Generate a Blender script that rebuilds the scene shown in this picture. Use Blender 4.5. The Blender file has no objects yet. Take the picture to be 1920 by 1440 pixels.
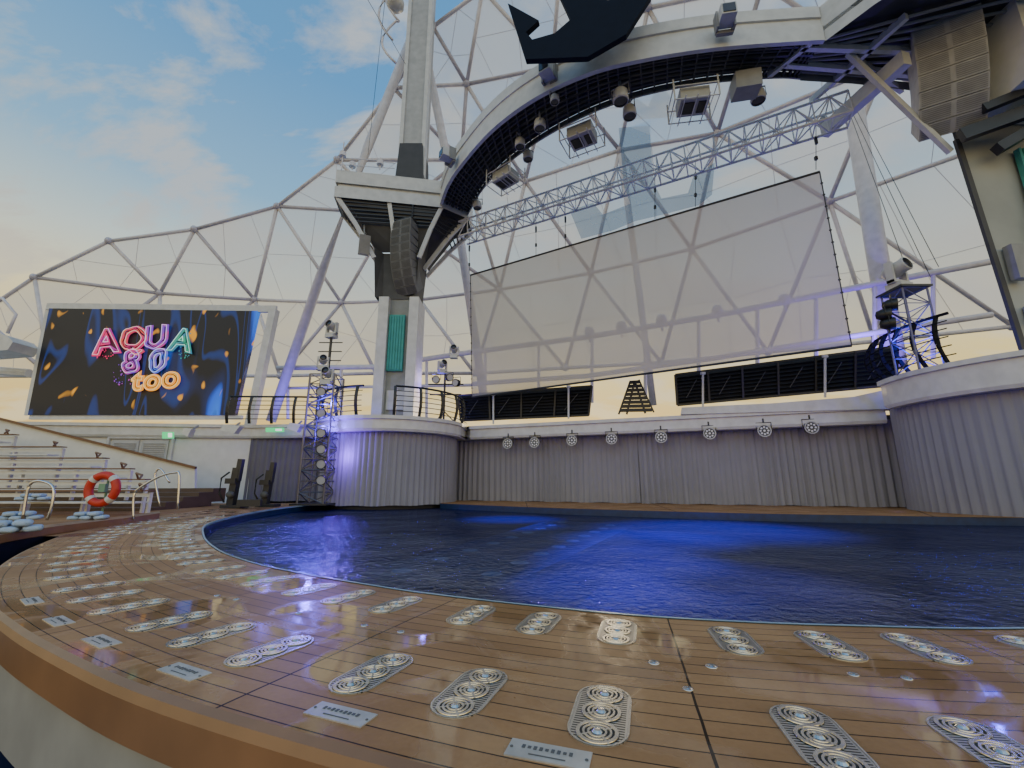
import bpy, math, random
from mathutils import Vector, Matrix
from mathutils.geometry import delaunay_2d_cdt, tessellate_polygon
random.seed(7)
S=bpy.context.scene; C=S.collection
F=820.0; PT=math.radians(12.7); CH=.85
cp,sp=math.cos(PT),math.sin(PT)
R=math.radians
# ---------- reconstruction helpers: photograph measurements to metric points ----------
def ray(x,y):
    v=(720-y)/F
    return Vector(((x-960)/F, cp-sp*v, sp+cp*v))
def G(x,y,z=0.0):
    d=ray(x,y); t=(z-CH)/d.z
    return Vector((d.x*t,d.y*t,z))
def D(x,y,Y):
    d=ray(x,y); t=Y/d.y
    return Vector((d.x*t,Y,CH+d.z*t))
def Wp(x,y,a,b):
    d=ray(x,y); n=Vector((-(b[1]-a[1]),b[0]-a[0]))
    t=(n.x*a[0]+n.y*a[1])/(n.x*d.x+n.y*d.y)
    return Vector((d.x*t,d.y*t,CH+d.z*t))
# ---------- mesh builder ----------
def basis(ax):
    ax=Vector(ax).normalized()
    h=Vector((0,0,1)) if abs(ax.z)<.95 else Vector((1,0,0))
    u=h.cross(ax).normalized(); w=ax.cross(u)
    return u,w,ax
class MB:
    def __init__(s): s.v=[];s.f=[];s.uv=[]
    def add(s,vs,fs):
        n=len(s.v); s.v+=[tuple(p) for p in vs]; s.f+=[[i+n for i in f] for f in fs]; return s
    def boxm(s,M,sx,sy,sz):
        vs=[M@Vector((a*sx/2,b*sy/2,c*sz/2)) for a in(-1,1) for b in(-1,1) for c in(-1,1)]
        return s.add(vs,[(0,1,3,2),(4,6,7,5),(0,4,5,1),(2,3,7,6),(0,2,6,4),(1,5,7,3)])
    def box(s,c,sz,rz=0,rx=0,ry=0):
        M=Matrix.Translation(c)@Matrix.Rotation(rz,4,'Z')@Matrix.Rotation(ry,4,'Y')@Matrix.Rotation(rx,4,'X')
        return s.boxm(M,*sz)
    def bar(s,p,q,w,h):
        p,q=Vector(p),Vector(q); u,v,a=basis(q-p); L=(q-p).length
        M=Matrix((u,v,a)).transposed().to_4x4(); M.translation=(p+q)/2
        return s.boxm(M,w,h,L)
    def tube(s,p,q,r,n=8,r2=None,cap=True):
        p,q=Vector(p),Vector(q)
        if r2 is None:r2=r
        u,v,a=basis(q-p); vs=[]
        for c,rr in((p,r),(q,r2)):
            for i in range(n):
                t=2*math.pi*i/n; vs.append(c+u*(math.cos(t)*rr)+v*(math.sin(t)*rr))
        fs=[(i,(i+1)%n,n+(i+1)%n,n+i) for i in range(n)]
        if cap: fs+=[tuple(range(n))[::-1],tuple(range(n,2*n))]
        return s.add(vs,fs)
    def path(s,pts,r,n=6):
        pts=[Vector(p) for p in pts]
        rings=[]
        for i,p in enumerate(pts):
            d=(pts[min(i+1,len(pts)-1)]-pts[max(i-1,0)])
            u,v,a=basis(d)
            rings.append([p+u*(math.cos(2*math.pi*k/n)*r)+v*(math.sin(2*math.pi*k/n)*r) for k in range(n)])
        vs=[p for rg in rings for p in rg]; fs=[]
        for i in range(len(pts)-1):
            for k in range(n): fs.append((i*n+k,i*n+(k+1)%n,(i+1)*n+(k+1)%n,(i+1)*n+k))
        fs+=[tuple(range(n)),tuple(range((len(pts)-1)*n,len(pts)*n))]
        return s.add(vs,fs)
    def lathe(s,prof,c,ax=(0,0,1),n=16):
        u,v,a=basis(ax); c=Vector(c); vs=[]
        for r,z in prof:
            for k in range(n):
                t=2*math.pi*k/n; vs.append(c+a*z+u*(math.cos(t)*r)+v*(math.sin(t)*r))
        fs=[]
        for i in range(len(prof)-1):
            for k in range(n): fs.append((i*n+k,i*n+(k+1)%n,(i+1)*n+(k+1)%n,(i+1)*n+k))
        return s.add(vs,fs)
    def strip(s,A,B):
        n=len(A); return s.add(list(A)+list(B),[(i,i+1,n+i+1,n+i) for i in range(n-1)])
    def prism(s,poly,z0,z1):
        n=len(poly)
        vs=[(p[0],p[1],z0) for p in poly]+[(p[0],p[1],z1) for p in poly]
        return s.add(vs,[tuple(range(n))[::-1],tuple(range(n,2*n))]+[(i,(i+1)%n,n+(i+1)%n,n+i) for i in range(n)])
    def slab(s,pts,off):
        n=len(pts); off=Vector(off)
        vs=[Vector(p) for p in pts]+[Vector(p)+off for p in pts]
        return s.add(vs,[tuple(range(n))[::-1],tuple(range(n,2*n))]+[(i,(i+1)%n,n+(i+1)%n,n+i) for i in range(n)])
    def mesh(s,name,mat,smooth=False,off=None):
        m=bpy.data.meshes.new(name)
        vs=s.v if off is None else [(a-off[0],b-off[1],c-off[2]) for a,b,c in s.v]
        m.from_pydata(vs,[],s.f)
        if s.uv:
            l=m.uv_layers.new(name='UVMap')
            for lp in m.loops: l.data[lp.index].uv=s.uv[lp.vertex_index]
        m.materials.append(mat)
        if smooth:
            m.polygons.foreach_set('use_smooth',[True]*len(m.polygons))
        m.update(); return m
def fixn(o):
    import bmesh
    b=bmesh.new(); b.from_mesh(o.data); bmesh.ops.recalc_face_normals(b,faces=b.faces); b.to_mesh(o.data); b.free()
def thing(name,label,cat,loc=(0,0,0),group=None):
    o=bpy.data.objects.new(name,None); C.objects.link(o); o.location=loc; o.empty_display_size=.2
    o['label']=label;o['category']=cat
    if group:o['group']=group
    return o
def part(name,mb,mat,parent,smooth=False,label=None):
    o=bpy.data.objects.new(name,mb.mesh(name,mat,smooth)); C.objects.link(o); fixn(o)
    o.parent=parent
    if parent.type=='EMPTY': o.matrix_parent_inverse=Matrix.Translation(-Vector(parent.location))
    if label:o['label']=label
    return o
def solo(name,mb,mat,label,cat,group=None,smooth=False):
    n=len(mb.v); c=(sum(p[0] for p in mb.v)/n,sum(p[1] for p in mb.v)/n,min(p[2] for p in mb.v))
    o=bpy.data.objects.new(name,mb.mesh(name,mat,smooth,c)); C.objects.link(o); fixn(o); o.location=c
    o['label']=label;o['category']=cat
    if group:o['group']=group
    return o
def struct(name,mb,mat,smooth=False,kind='structure',fix=True):
    o=bpy.data.objects.new(name,mb.mesh(name,mat,smooth)); C.objects.link(o)
    if fix: fixn(o)
    o['kind']=kind; return o
def dup(root,loc,rz=0,label=None,sc=1,rx=0,ry=0):
    r=root.copy(); C.objects.link(r); r.location=loc; r.rotation_euler=(rx,ry,rz); r.scale=(sc,)*3
    if label:r['label']=label
    for ch in list(root.children):
        c=ch.copy(); C.objects.link(c); c.parent=r
        for g in ch.children:
            d=g.copy(); C.objects.link(d); d.parent=c
    return r
def place(root,first,loc,rz,label,sc=1,rx=0,ry=0):
    if first:
        root.location=loc; root.rotation_euler=(rx,ry,rz); root.scale=(sc,)*3; root['label']=label; return root
    return dup(root,loc,rz,label,sc,rx,ry)
# ---------- materials ----------
def nd(nt,t,**k):
    n=nt.nodes.new(t)
    for a,b in k.items():
        if a in n.inputs: n.inputs[a].default_value=b
        else: setattr(n,a,b)
    return n
def mat(name,col,rough=.5,metal=0,var=.12,scale=3,bump=0,bscale=40,emit=None,es=1,spec=None):
    m=bpy.data.materials.new(name); m.use_nodes=True; nt=m.node_tree; b=nt.nodes['Principled BSDF']
    b.inputs['Roughness'].default_value=rough; b.inputs['Metallic'].default_value=metal
    if spec is not None: b.inputs['Specular IOR Level'].default_value=spec
    L=nt.links
    tc=nd(nt,'ShaderNodeTexCoord'); no=nd(nt,'ShaderNodeTexNoise'); no.inputs['Scale'].default_value=scale; no.inputs['Detail'].default_value=6
    L.new(tc.outputs['Object'],no.inputs['Vector'])
    mr=nd(nt,'ShaderNodeMapRange'); mr.inputs['From Min'].default_value=.3;mr.inputs['From Max'].default_value=.7
    mr.inputs['To Min'].default_value=1-var; mr.inputs['To Max'].default_value=1+var
    L.new(no.outputs['Fac'],mr.inputs['Value'])
    mx=nd(nt,'ShaderNodeVectorMath',operation='SCALE'); mx.inputs[0].default_value=col
    L.new(mr.outputs[0],mx.inputs['Scale']); L.new(mx.outputs[0],b.inputs['Base Color'])
    if bump:
        n2=nd(nt,'ShaderNodeTexNoise'); n2.inputs['Scale'].default_value=bscale; L.new(tc.outputs['Object'],n2.inputs['Vector'])
        bp=nd(nt,'ShaderNodeBump'); bp.inputs['Strength'].default_value=bump; bp.inputs['Distance'].default_value=.02
        L.new(n2.outputs['Fac'],bp.inputs['Height']); L.new(bp.outputs[0],b.inputs['Normal'])
    if emit:
        b.inputs['Emission Color'].default_value=(*emit,1); b.inputs['Emission Strength'].default_value=es
    return m
white=mat('white_paint',(.58,.58,.57),.4,var=.10)
wallw=mat('wall_paint',(.66,.66,.64),.5,var=.06)
grey=mat('grey_paint',(.25,.25,.25),.5)
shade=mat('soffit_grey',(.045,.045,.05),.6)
tubew=mat('tube_paint',(.66,.63,.67),.45,var=.1)
strutg=mat('strut_violet_tint',(.50,.47,.53),.5,var=.1)  # violet stage light tinted into the strut colour
black=mat('black_metal',(.010,.010,.012),.45)
darkg=mat('dark_metal',(.035,.036,.042),.4,.3)
steel=mat('stainless',(.55,.55,.56),.2,1,var=.05)
spkd=mat('speaker_dark',(.08,.08,.08),.7)
teal=mat('teal_fabric',(.06,.33,.30),.7)
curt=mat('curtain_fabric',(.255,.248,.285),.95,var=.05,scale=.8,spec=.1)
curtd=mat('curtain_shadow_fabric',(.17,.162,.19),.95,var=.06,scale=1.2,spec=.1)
navy=mat('navy_plate',(.004,.007,.020),.7,spec=.15)
wood=mat('teak_rail',(.16,.075,.035),.45)
pooltile=mat('pool_tile',(.006,.022,.075),.35,var=.25,scale=6)
poolfloor=mat('pool_floor_paint',(.003,.010,.060),.6,var=.3,scale=.8)
lift=mat('lift_paint',(.02,.08,.22),.6,var=.25,scale=2)
lowfloor=mat('lower_floor',(.10,.10,.11),.5)
red=mat('buoy_red',(.5,.03,.015),.5)
towel=mat('towel_cloth',(.42,.53,.68),.95,bump=.8,bscale=60)
lens=mat('lamp_glass',(.03,.03,.04),.08)
lensr=mat('wash_lamp_glass',(.35,.35,.38),.15)
green=mat('exit_green',(.02,.35,.12),.4,emit=(.05,.9,.3),es=.8)
pix=mat('pictogram_white',(.8,.8,.8),.4,emit=(1,1,1),es=.8)
plate=mat('plate_steel',(.55,.53,.50),.35,.5,var=.15,scale=12)
disc=mat('disc_steel',(.8,.9,1.0),.5,0)
mark=mat('engraved_dark',(.10,.10,.10),.6)
coping=mat('coping_blue',(.35,.5,.65),.25,.3)
backw=mat('back_wall_paint',(.03,.03,.035),.8)

def wood_deck(name,dark=1.0,wet=True):
    m=bpy.data.materials.new(name); m.use_nodes=True; nt=m.node_tree; L=nt.links; b=nt.nodes['Principled BSDF']
    uv=nd(nt,'ShaderNodeUVMap'); sx=nd(nt,'ShaderNodeSeparateXYZ'); L.new(uv.outputs[0],sx.inputs[0])
    def mt(op,a,bv=None,c=None):
        n=nd(nt,'ShaderNodeMath',operation=op)
        for i,q in enumerate((a,bv,c)):
            if q is None: continue
            if hasattr(q,'links'): L.new(q,n.inputs[i])
            else: n.inputs[i].default_value=q
        return n.outputs[0]
    p=mt('DIVIDE',sx.outputs[1],.105); fr=mt('FRACT',p); fl=mt('FLOOR',p)
    s1=mt('LESS_THAN',fr,.06)
    fu=mt('FRACT',sx.outputs[0]); s2=mt('LESS_THAN',fu,.006)
    sm=mt('MAXIMUM',s1,s2)
    wn=nd(nt,'ShaderNodeTexWhiteNoise',noise_dimensions='2D'); cb=nd(nt,'ShaderNodeCombineXYZ')
    L.new(fl,cb.inputs[0]); L.new(mt('FLOOR',sx.outputs[0]),cb.inputs[1]); L.new(cb.outputs[0],wn.inputs['Vector'])
    tc=nd(nt,'ShaderNodeTexCoord')
    n1=nd(nt,'ShaderNodeTexNoise'); n1.inputs['Scale'].default_value=1.1; n1.inputs['Detail'].default_value=9; n1.inputs['Roughness'].default_value=.6; L.new(tc.outputs['Object'],n1.inputs[0])
    n3=nd(nt,'ShaderNodeTexNoise'); n3.inputs['Scale'].default_value=45; n3.inputs['Detail'].default_value=5; L.new(tc.outputs['Object'],n3.inputs[0])
    ramp=nd(nt,'ShaderNodeValToRGB'); ramp.color_ramp.elements[0].position=.28; ramp.color_ramp.elements[1].position=.75
    ramp.color_ramp.elements[0].color=(.23*dark,.105*dark,.042*dark,1); ramp.color_ramp.elements[1].color=(.50*dark,.265*dark,.115*dark,1)
    k=mt('ADD',mt('MULTIPLY',n1.outputs[0],.75),mt('MULTIPLY',wn.outputs[0],.14)); k=mt('ADD',k,mt('MULTIPLY',n3.outputs[0],.15))
    L.new(k,ramp.inputs[0])
    mx=nd(nt,'ShaderNodeMixRGB'); L.new(sm,mx.inputs[0]); L.new(ramp.outputs[0],mx.inputs[1]); mx.inputs[2].default_value=(.02,.01,.006,1)
    L.new(mx.outputs[0],b.inputs['Base Color'])
    n2=nd(nt,'ShaderNodeTexNoise'); n2.inputs['Scale'].default_value=1.7; n2.inputs['Detail'].default_value=5; n2.inputs['Distortion'].default_value=.8; L.new(tc.outputs['Object'],n2.inputs[0])
    rr=nd(nt,'ShaderNodeMapRange'); rr.inputs['From Min'].default_value=.43; rr.inputs['From Max'].default_value=.52; rr.inputs['To Min'].default_value=.06 if wet else .5; rr.inputs['To Max'].default_value=.42 if wet else .7
    L.new(n2.outputs[0],rr.inputs[0]); L.new(rr.outputs[0],b.inputs['Roughness'])
    if wet:
        sp_=nd(nt,'ShaderNodeMapRange'); sp_.inputs['From Min'].default_value=.43; sp_.inputs['From Max'].default_value=.52; sp_.inputs['To Min'].default_value=.55; sp_.inputs['To Max'].default_value=.13
        L.new(n2.outputs[0],sp_.inputs[0]); L.new(sp_.outputs[0],b.inputs['Specular IOR Level'])
    else: b.inputs['Specular IOR Level'].default_value=.1
    bp=nd(nt,'ShaderNodeBump'); bp.inputs['Strength'].default_value=.5; bp.inputs['Distance'].default_value=.002
    hh=mt('ADD',mt('MULTIPLY',sm,-1.0),mt('MULTIPLY',n3.outputs[0],mt('MULTIPLY',rr.outputs[0],1.2)))
    L.new(hh,bp.inputs['Height']); L.new(bp.outputs[0],b.inputs['Normal'])
    return m
deckm=wood_deck('teak_deck'); stagem=wood_deck('stage_teak',1.0,False)

def thin(name,col,tr,transl=.5,amp=.08):
    m=bpy.data.materials.new(name); m.use_nodes=True; nt=m.node_tree; L=nt.links
    nt.nodes.remove(nt.nodes['Principled BSDF']); out=nt.nodes['Material Output']
    d=nd(nt,'ShaderNodeBsdfDiffuse'); d.inputs[0].default_value=(*col,1)
    t=nd(nt,'ShaderNodeBsdfTranslucent'); t.inputs[0].default_value=(*col,1)
    tp=nd(nt,'ShaderNodeBsdfTransparent')
    m1=nd(nt,'ShaderNodeMixShader'); m1.inputs[0].default_value=transl; L.new(d.outputs[0],m1.inputs[1]); L.new(t.outputs[0],m1.inputs[2])
    m2=nd(nt,'ShaderNodeMixShader'); L.new(m1.outputs[0],m2.inputs[1]); L.new(tp.outputs[0],m2.inputs[2])
    tc=nd(nt,'ShaderNodeTexCoord'); no=nd(nt,'ShaderNodeTexNoise'); no.inputs['Scale'].default_value=.35; no.inputs['Detail'].default_value=5; L.new(tc.outputs['Object'],no.inputs[0])
    mr=nd(nt,'ShaderNodeMapRange'); mr.inputs['To Min'].default_value=tr-amp; mr.inputs['To Max'].default_value=tr+amp; L.new(no.outputs[0],mr.inputs[0]); L.new(mr.outputs[0],m2.inputs[0])
    L.new(m2.outputs[0],out.inputs[0]); return m
panelms=[thin('canopy_mesh',(.97,.95,.91),t,.75,.06) for t in(.24,.33,.42)]
screenm=thin('screen_cloth',(.54,.515,.49),.24,.6,.04)
emblem=thin('emblem_tint',(.12,.24,.42),.45,.3)

def water():
    m=bpy.data.materials.new('pool_water'); m.use_nodes=True; nt=m.node_tree; L=nt.links
    nt.nodes.remove(nt.nodes['Principled BSDF']); out=nt.nodes['Material Output']
    tc=nd(nt,'ShaderNodeTexCoord')
    n1=nd(nt,'ShaderNodeTexNoise'); n1.inputs['Scale'].default_value=9; n1.inputs['Detail'].default_value=5; n1.inputs['Distortion'].default_value=.6; L.new(tc.outputs['Object'],n1.inputs[0])
    n2=nd(nt,'ShaderNodeTexNoise'); n2.inputs['Scale'].default_value=.9; n2.inputs['Detail'].default_value=3; L.new(tc.outputs['Object'],n2.inputs[0])
    n4=nd(nt,'ShaderNodeTexNoise'); n4.inputs['Scale'].default_value=.3; L.new(tc.outputs['Object'],n4.inputs[0])
    r4=nd(nt,'ShaderNodeMapRange'); r4.inputs['From Min'].default_value=.4; r4.inputs['From Max'].default_value=.6; r4.inputs['To Min'].default_value=.45; r4.inputs['To Max'].default_value=1.3; L.new(n4.outputs[0],r4.inputs[0])
    mm=nd(nt,'ShaderNodeMath',operation='MULTIPLY'); L.new(n1.outputs[0],mm.inputs[0]); L.new(r4.outputs[0],mm.inputs[1])
    ad=nd(nt,'ShaderNodeMath',operation='MULTIPLY_ADD'); L.new(n2.outputs[0],ad.inputs[0]); ad.inputs[1].default_value=1.6; L.new(mm.outputs[0],ad.inputs[2])
    bp=nd(nt,'ShaderNodeBump'); bp.inputs['Strength'].default_value=.85; bp.inputs['Distance'].default_value=.045; L.new(ad.outputs[0],bp.inputs['Height'])
    fr=nd(nt,'ShaderNodeFresnel'); fr.inputs[0].default_value=1.2; L.new(bp.outputs[0],fr.inputs['Normal'])
    fs=nd(nt,'ShaderNodeMath',operation='MULTIPLY'); L.new(fr.outputs[0],fs.inputs[0]); fs.inputs[1].default_value=.55
    tr=nd(nt,'ShaderNodeBsdfTransparent'); tr.inputs[0].default_value=(.4,.55,.85,1)
    df=nd(nt,'ShaderNodeBsdfDiffuse'); df.inputs[0].default_value=(.005,.011,.085,1)
    m0=nd(nt,'ShaderNodeMixShader'); m0.inputs[0].default_value=.5; L.new(tr.outputs[0],m0.inputs[1]); L.new(df.outputs[0],m0.inputs[2])
    gl=nd(nt,'ShaderNodeBsdfGlossy'); gl.inputs[0].default_value=(.5,.55,.68,1); gl.inputs['Roughness'].default_value=.03; L.new(bp.outputs[0],gl.inputs['Normal'])
    mx=nd(nt,'ShaderNodeMixShader'); L.new(fs.outputs[0],mx.inputs[0]); L.new(m0.outputs[0],mx.inputs[1]); L.new(gl.outputs[0],mx.inputs[2])
    L.new(mx.outputs[0],out.inputs[0]); return m
waterm=water()
sea=mat('sea_water',(.03,.06,.09),.2,bump=.3,bscale=2)

def gratem():
    m=bpy.data.materials.new('grate_steel'); m.use_nodes=True; nt=m.node_tree; L=nt.links; b=nt.nodes['Principled BSDF']
    b.inputs['Metallic'].default_value=.85; b.inputs['Roughness'].default_value=.3
    tc=nd(nt,'ShaderNodeTexCoord'); sx=nd(nt,'ShaderNodeSeparateXYZ'); L.new(tc.outputs['Object'],sx.inputs[0])
    def mt(op,a,bv=None):
        n=nd(nt,'ShaderNodeMath',operation=op)
        for i,q in enumerate((a,bv)):
            if q is None: continue
            if hasattr(q,'links'): L.new(q,n.inputs[i])
            else: n.inputs[i].default_value=q
        return n.outputs[0]
    st=mt('FRACT',mt('MULTIPLY',sx.outputs[1],62.0)); slot=mt('LESS_THAN',st,.5)
    inx=mt('LESS_THAN',mt('ABSOLUTE',sx.outputs[0]),.092); iny=mt('LESS_THAN',mt('ABSOLUTE',sx.outputs[1]),.195)
    cen=mt('GREATER_THAN',mt('ABSOLUTE',sx.outputs[0]),.012)
    k=mt('MULTIPLY',mt('MULTIPLY',slot,inx),mt('MULTIPLY',iny,cen))
    mx=nd(nt,'ShaderNodeMixRGB'); L.new(k,mx.inputs[0]); mx.inputs[1].default_value=(.60,.58,.53,1); mx.inputs[2].default_value=(.015,.013,.01,1); L.new(mx.outputs[0],b.inputs['Base Color'])
    mk=nd(nt,'ShaderNodeMath',operation='MULTIPLY_ADD'); L.new(k,mk.inputs[0]); mk.inputs[1].default_value=-.85; mk.inputs[2].default_value=.85; L.new(mk.outputs[0],b.inputs['Metallic'])
    return m
grm=gratem()
nozm=mat('nozzle_steel',(.62,.60,.55),.25,.9,var=.2,scale=30)
groove=mat('groove_black',(.02,.018,.015),.6)

# ---------- world ----------
w=bpy.data.worlds.new("World"); S.world=w; w.use_nodes=True; nt=w.node_tree; L=nt.links; bg=nt.nodes['Background']
tc=nd(nt,'ShaderNodeTexCoord'); sx=nd(nt,'ShaderNodeSeparateXYZ'); L.new(tc.outputs['Generated'],sx.inputs[0])
ramp=nd(nt,'ShaderNodeValToRGB'); cr=ramp.color_ramp
stops=[(0,(.35,.30,.24)),(.10,(1.0,.66,.20)),(.20,(1.0,.78,.32)),(.30,(1.0,.87,.50)),(.40,(.66,.77,.72)),(.52,(.25,.52,.78)),(.7,(.11,.35,.70))]
cr.elements[0].position=0; cr.elements[0].color=(*stops[0][1],1); cr.elements[1].position=1; cr.elements[1].color=(.09,.27,.55,1)
for p,c in stops[1:]:
    e=cr.elements.new(p); e.color=(*c,1)
L.new(sx.outputs[2],ramp.inputs[0])
zz=nd(nt,'ShaderNodeMath',operation='ADD'); L.new(sx.outputs[2],zz.inputs[0]); zz.inputs[1].default_value=.25
dv=nd(nt,'ShaderNodeVectorMath',operation='DIVIDE'); cb=nd(nt,'ShaderNodeCombineXYZ')
for i in range(3): L.new(zz.outputs[0],cb.inputs[i])
L.new(tc.outputs['Generated'],dv.inputs[0]); L.new(cb.outputs[0],dv.inputs[1])
mp=nd(nt,'ShaderNodeMapping'); mp.inputs['Rotation'].default_value=(0,0,R(62)); mp.inputs['Scale'].default_value=(1.0,2.0,1); mp.inputs['Location'].default_value=(.72,.30,0); L.new(dv.outputs[0],mp.inputs[0])
cn=nd(nt,'ShaderNodeTexNoise'); cn.inputs['Scale'].default_value=2.2; cn.inputs['Detail'].default_value=12; cn.inputs['Roughness'].default_value=.6; cn.inputs['Distortion'].default_value=.3; L.new(mp.outputs[0],cn.inputs[0])
c2=nd(nt,'ShaderNodeMapRange'); c2.inputs['From Min'].default_value=.48;c2.inputs['From Max'].default_value=.58; c2.inputs['To Max'].default_value=.88; L.new(cn.outputs[0],c2.inputs[0])
cc=nd(nt,'ShaderNodeValToRGB'); cc.color_ramp.elements[0].position=.15; cc.color_ramp.elements[0].color=(1.0,.82,.45,1); cc.color_ramp.elements[1].position=.48; cc.color_ramp.elements[1].color=(.56,.60,.63,1); L.new(sx.outputs[2],cc.inputs[0])
cm=nd(nt,'ShaderNodeMixRGB'); L.new(c2.outputs[0],cm.inputs[0]); L.new(ramp.outputs[0],cm.inputs[1]); L.new(cc.outputs[0],cm.inputs[2])
sky=nd(nt,'ShaderNodeTexSky'); sky.sky_type='NISHITA'; sky.sun_disc=False; sky.sun_elevation=R(6); sky.sun_rotation=R(10)
ns=nd(nt,'ShaderNodeVectorMath',operation='SCALE'); ns.inputs['Scale'].default_value=.12; L.new(sky.outputs[0],ns.inputs[0])
fm=nd(nt,'ShaderNodeMixRGB'); fm.inputs[0].default_value=.05; L.new(cm.outputs[0],fm.inputs[1]); L.new(ns.outputs[0],fm.inputs[2])
bk=nd(nt,'ShaderNodeMapRange'); bk.inputs['From Min'].default_value=.1; bk.inputs['From Max'].default_value=-.8; bk.inputs['To Min'].default_value=1; bk.inputs['To Max'].default_value=1.7; L.new(sx.outputs[1],bk.inputs[0])  # sky raised behind the camera, added to light the fronts
sc_=nd(nt,'ShaderNodeVectorMath',operation='SCALE'); L.new(fm.outputs[0],sc_.inputs[0]); L.new(bk.outputs[0],sc_.inputs['Scale'])
L.new(sc_.outputs[0],bg.inputs[0]); bg.inputs[1].default_value=1.12
sun=bpy.data.lights.new('sun','SUN'); sun.energy=.6; sun.angle=R(12); sun.color=(1,.80,.55)
so=bpy.data.objects.new('sun',sun); C.objects.link(so)
sd=Vector((math.sin(R(10)),math.cos(R(10)),math.tan(R(8)))); so.rotation_euler=sd.to_track_quat('Z','Y').to_euler()

# ---------- camera ----------
cam=bpy.data.cameras.new('cam'); co=bpy.data.objects.new('camera',cam); C.objects.link(co); S.camera=co
cam.sensor_width=36; cam.lens=36*F/1920; cam.clip_end=6000; cam.clip_start=.05
co.location=(0,0,CH); co.rotation_euler=(R(90)+PT,0,0)

# ---------- pool & deck ----------
ctrl=[Vector(p+(0,)) for p in [(13.4,10.4),(12.3,7.9),(10.2,5.4),(7.7,3.8),(5.2,3.02)]]+[G(*p) for p in [(1920,1180),(1600,1175),(1400,1168),(1200,1156),(1000,1137),(800,1114),(680,1096),(560,1075),(470,1055),(405,1030),(380,1003)]]+[Vector(p+(0,)) for p in [(-6.5,9.8),(-7.5,12.8),(-8.0,16),(-7.9,19.2)]]
def catmull(P,n=14):
    out=[]
    for i in range(len(P)-1):
        a=P[max(i-1,0)];b=P[i];c=P[i+1];d=P[min(i+2,len(P)-1)]
        for k in range(n):
            t=k/n
            out.append(.5*((2*b)+(c-a)*t+(2*a-5*b+4*c-d)*t*t+(3*b-a-3*c+d)*t**3))
    out.append(P[-1]); return out
raw=catmull(ctrl)
cum=[0]
for i in range(1,len(raw)): cum.append(cum[-1]+(raw[i]-raw[i-1]).length)
TL=cum[-1]
def at(s):
    s=min(max(s,0),TL-1e-6); lo=0;hi=len(cum)-1
    while hi-lo>1:
        m=(lo+hi)//2
        if cum[m]<=s: lo=m
        else: hi=m
    t=(s-cum[lo])/max(cum[hi]-cum[lo],1e-9); return raw[lo].lerp(raw[hi],t)
def nrm(s):
    d=at(s+.5)-at(s-.5); return Vector((-d.y,d.x,0)).normalized()*-1
_c=Vector((3,9,0))
if (at(TL*.5)-_c).dot(nrm(TL*.5))<0:
    _n=nrm; nrm=lambda s:-_n(s)
def near(p):
    return min((((at(i*TL/2000)-p).length,i*TL/2000) for i in range(2001)))[1]
sJ0=near(G(1250,1158)); LM=1.5
def wid(s): return 1.79+max(0,min(1,(s-sJ0)/8))*.10
NS=260; SS=[TL*i/(NS-1) for i in range(NS)]
inn=[at(s) for s in SS]; NN=[nrm(s) for s in SS]
mb=MB(); NW=8
for j in range(NW):
    for i,s in enumerate(SS):
        wv=wid(s)*j/(NW-1); p=inn[i]+NN[i]*wv; mb.v.append(tuple(p)); mb.uv.append(((s-sJ0)/LM,wv))
for j in range(NW-1):
    for i in range(NS-1):
        a=j*NS+i; mb.f.append([a,a+1,a+NS+1,a+NS])
o=struct('pool_deck',mb,deckm,True)
out=[inn[i]+NN[i]*wid(s) for i,s in enumerate(SS)]
mb=MB()
prof=[(0,0),(.035,-.012),(.05,-.045),(.05,-.20),(.02,-.215)]
rings=[[out[i]+NN[i]*a+Vector((0,0,b)) for i in range(NS)] for a,b in prof]
for k in range(len(prof)-1): mb.strip(rings[k],rings[k+1])
fascm=mat('nosing_teak',(.25,.125,.058),.4,var=.2,scale=2); struct('deck_nosing',mb,fascm,True)
mb=MB(); mb.strip([p+Vector((0,0,-.213)) for p in out],[p+Vector((0,0,-.62)) for p in out]); struct('deck_plinth',mb,mat('plinth_paint',(.30,.29,.27),.6),True)
mb=MB(); mb.strip([inn[i]-NN[i]*.022+Vector((0,0,.006)) for i in range(NS)],[inn[i]+NN[i]*.004+Vector((0,0,.006)) for i in range(NS)])
mb.strip([inn[i]-NN[i]*.022+Vector((0,0,.006)) for i in range(NS)],[inn[i]-NN[i]*.022+Vector((0,0,-.04)) for i in range(NS)]); struct('pool_coping',mb,coping,True)
far=[Vector(p+(0,)) for p in [(-3.0,18.9),(-1,17.3),(1.35,15.6),(4,14.1),(6.9,12.8),(10.8,11.7),(12.7,11.3),(13.4,10.4)]]
far=catmull(far,5)
mb=MB(); mb.strip(inn,[p+Vector((0,0,-1.3)) for p in inn]); mb.strip([p+Vector((0,0,-.002)) for p in far],[p+Vector((0,0,-1.3)) for p in far]); struct('pool_wall',mb,pooltile,True)
mb=MB(); cen=Vector((2.5,9,-.2))
ring=[inn[i]+NN[i]*.25+Vector((0,0,-.2)) for i in range(0,NS,4)]+[Vector(p+(-.2,)) for p in [(-7.8,20),(-5,22),(-2.5,20.5),(1.5,17.2),(7,14.2),(11,12.8),(13.9,11.5)]]
n=len(ring); mb.add([cen]+ring,[(0,1+i,1+(i+1)%n) for i in range(n)]); o=struct('water',mb,waterm)
mb=MB(); mb.prism([(-12,2),(16,2),(16,23),(-12,23)],-1.5,-1.25); struct('pool_floor',mb,poolfloor)
lp=[G(1030,975,-.38),G(1190,985,-.38),G(965,1092,-.38),G(640,1082,-.38)]
mb=MB(); mb.slab(lp,(0,0,-.08)); 
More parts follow.
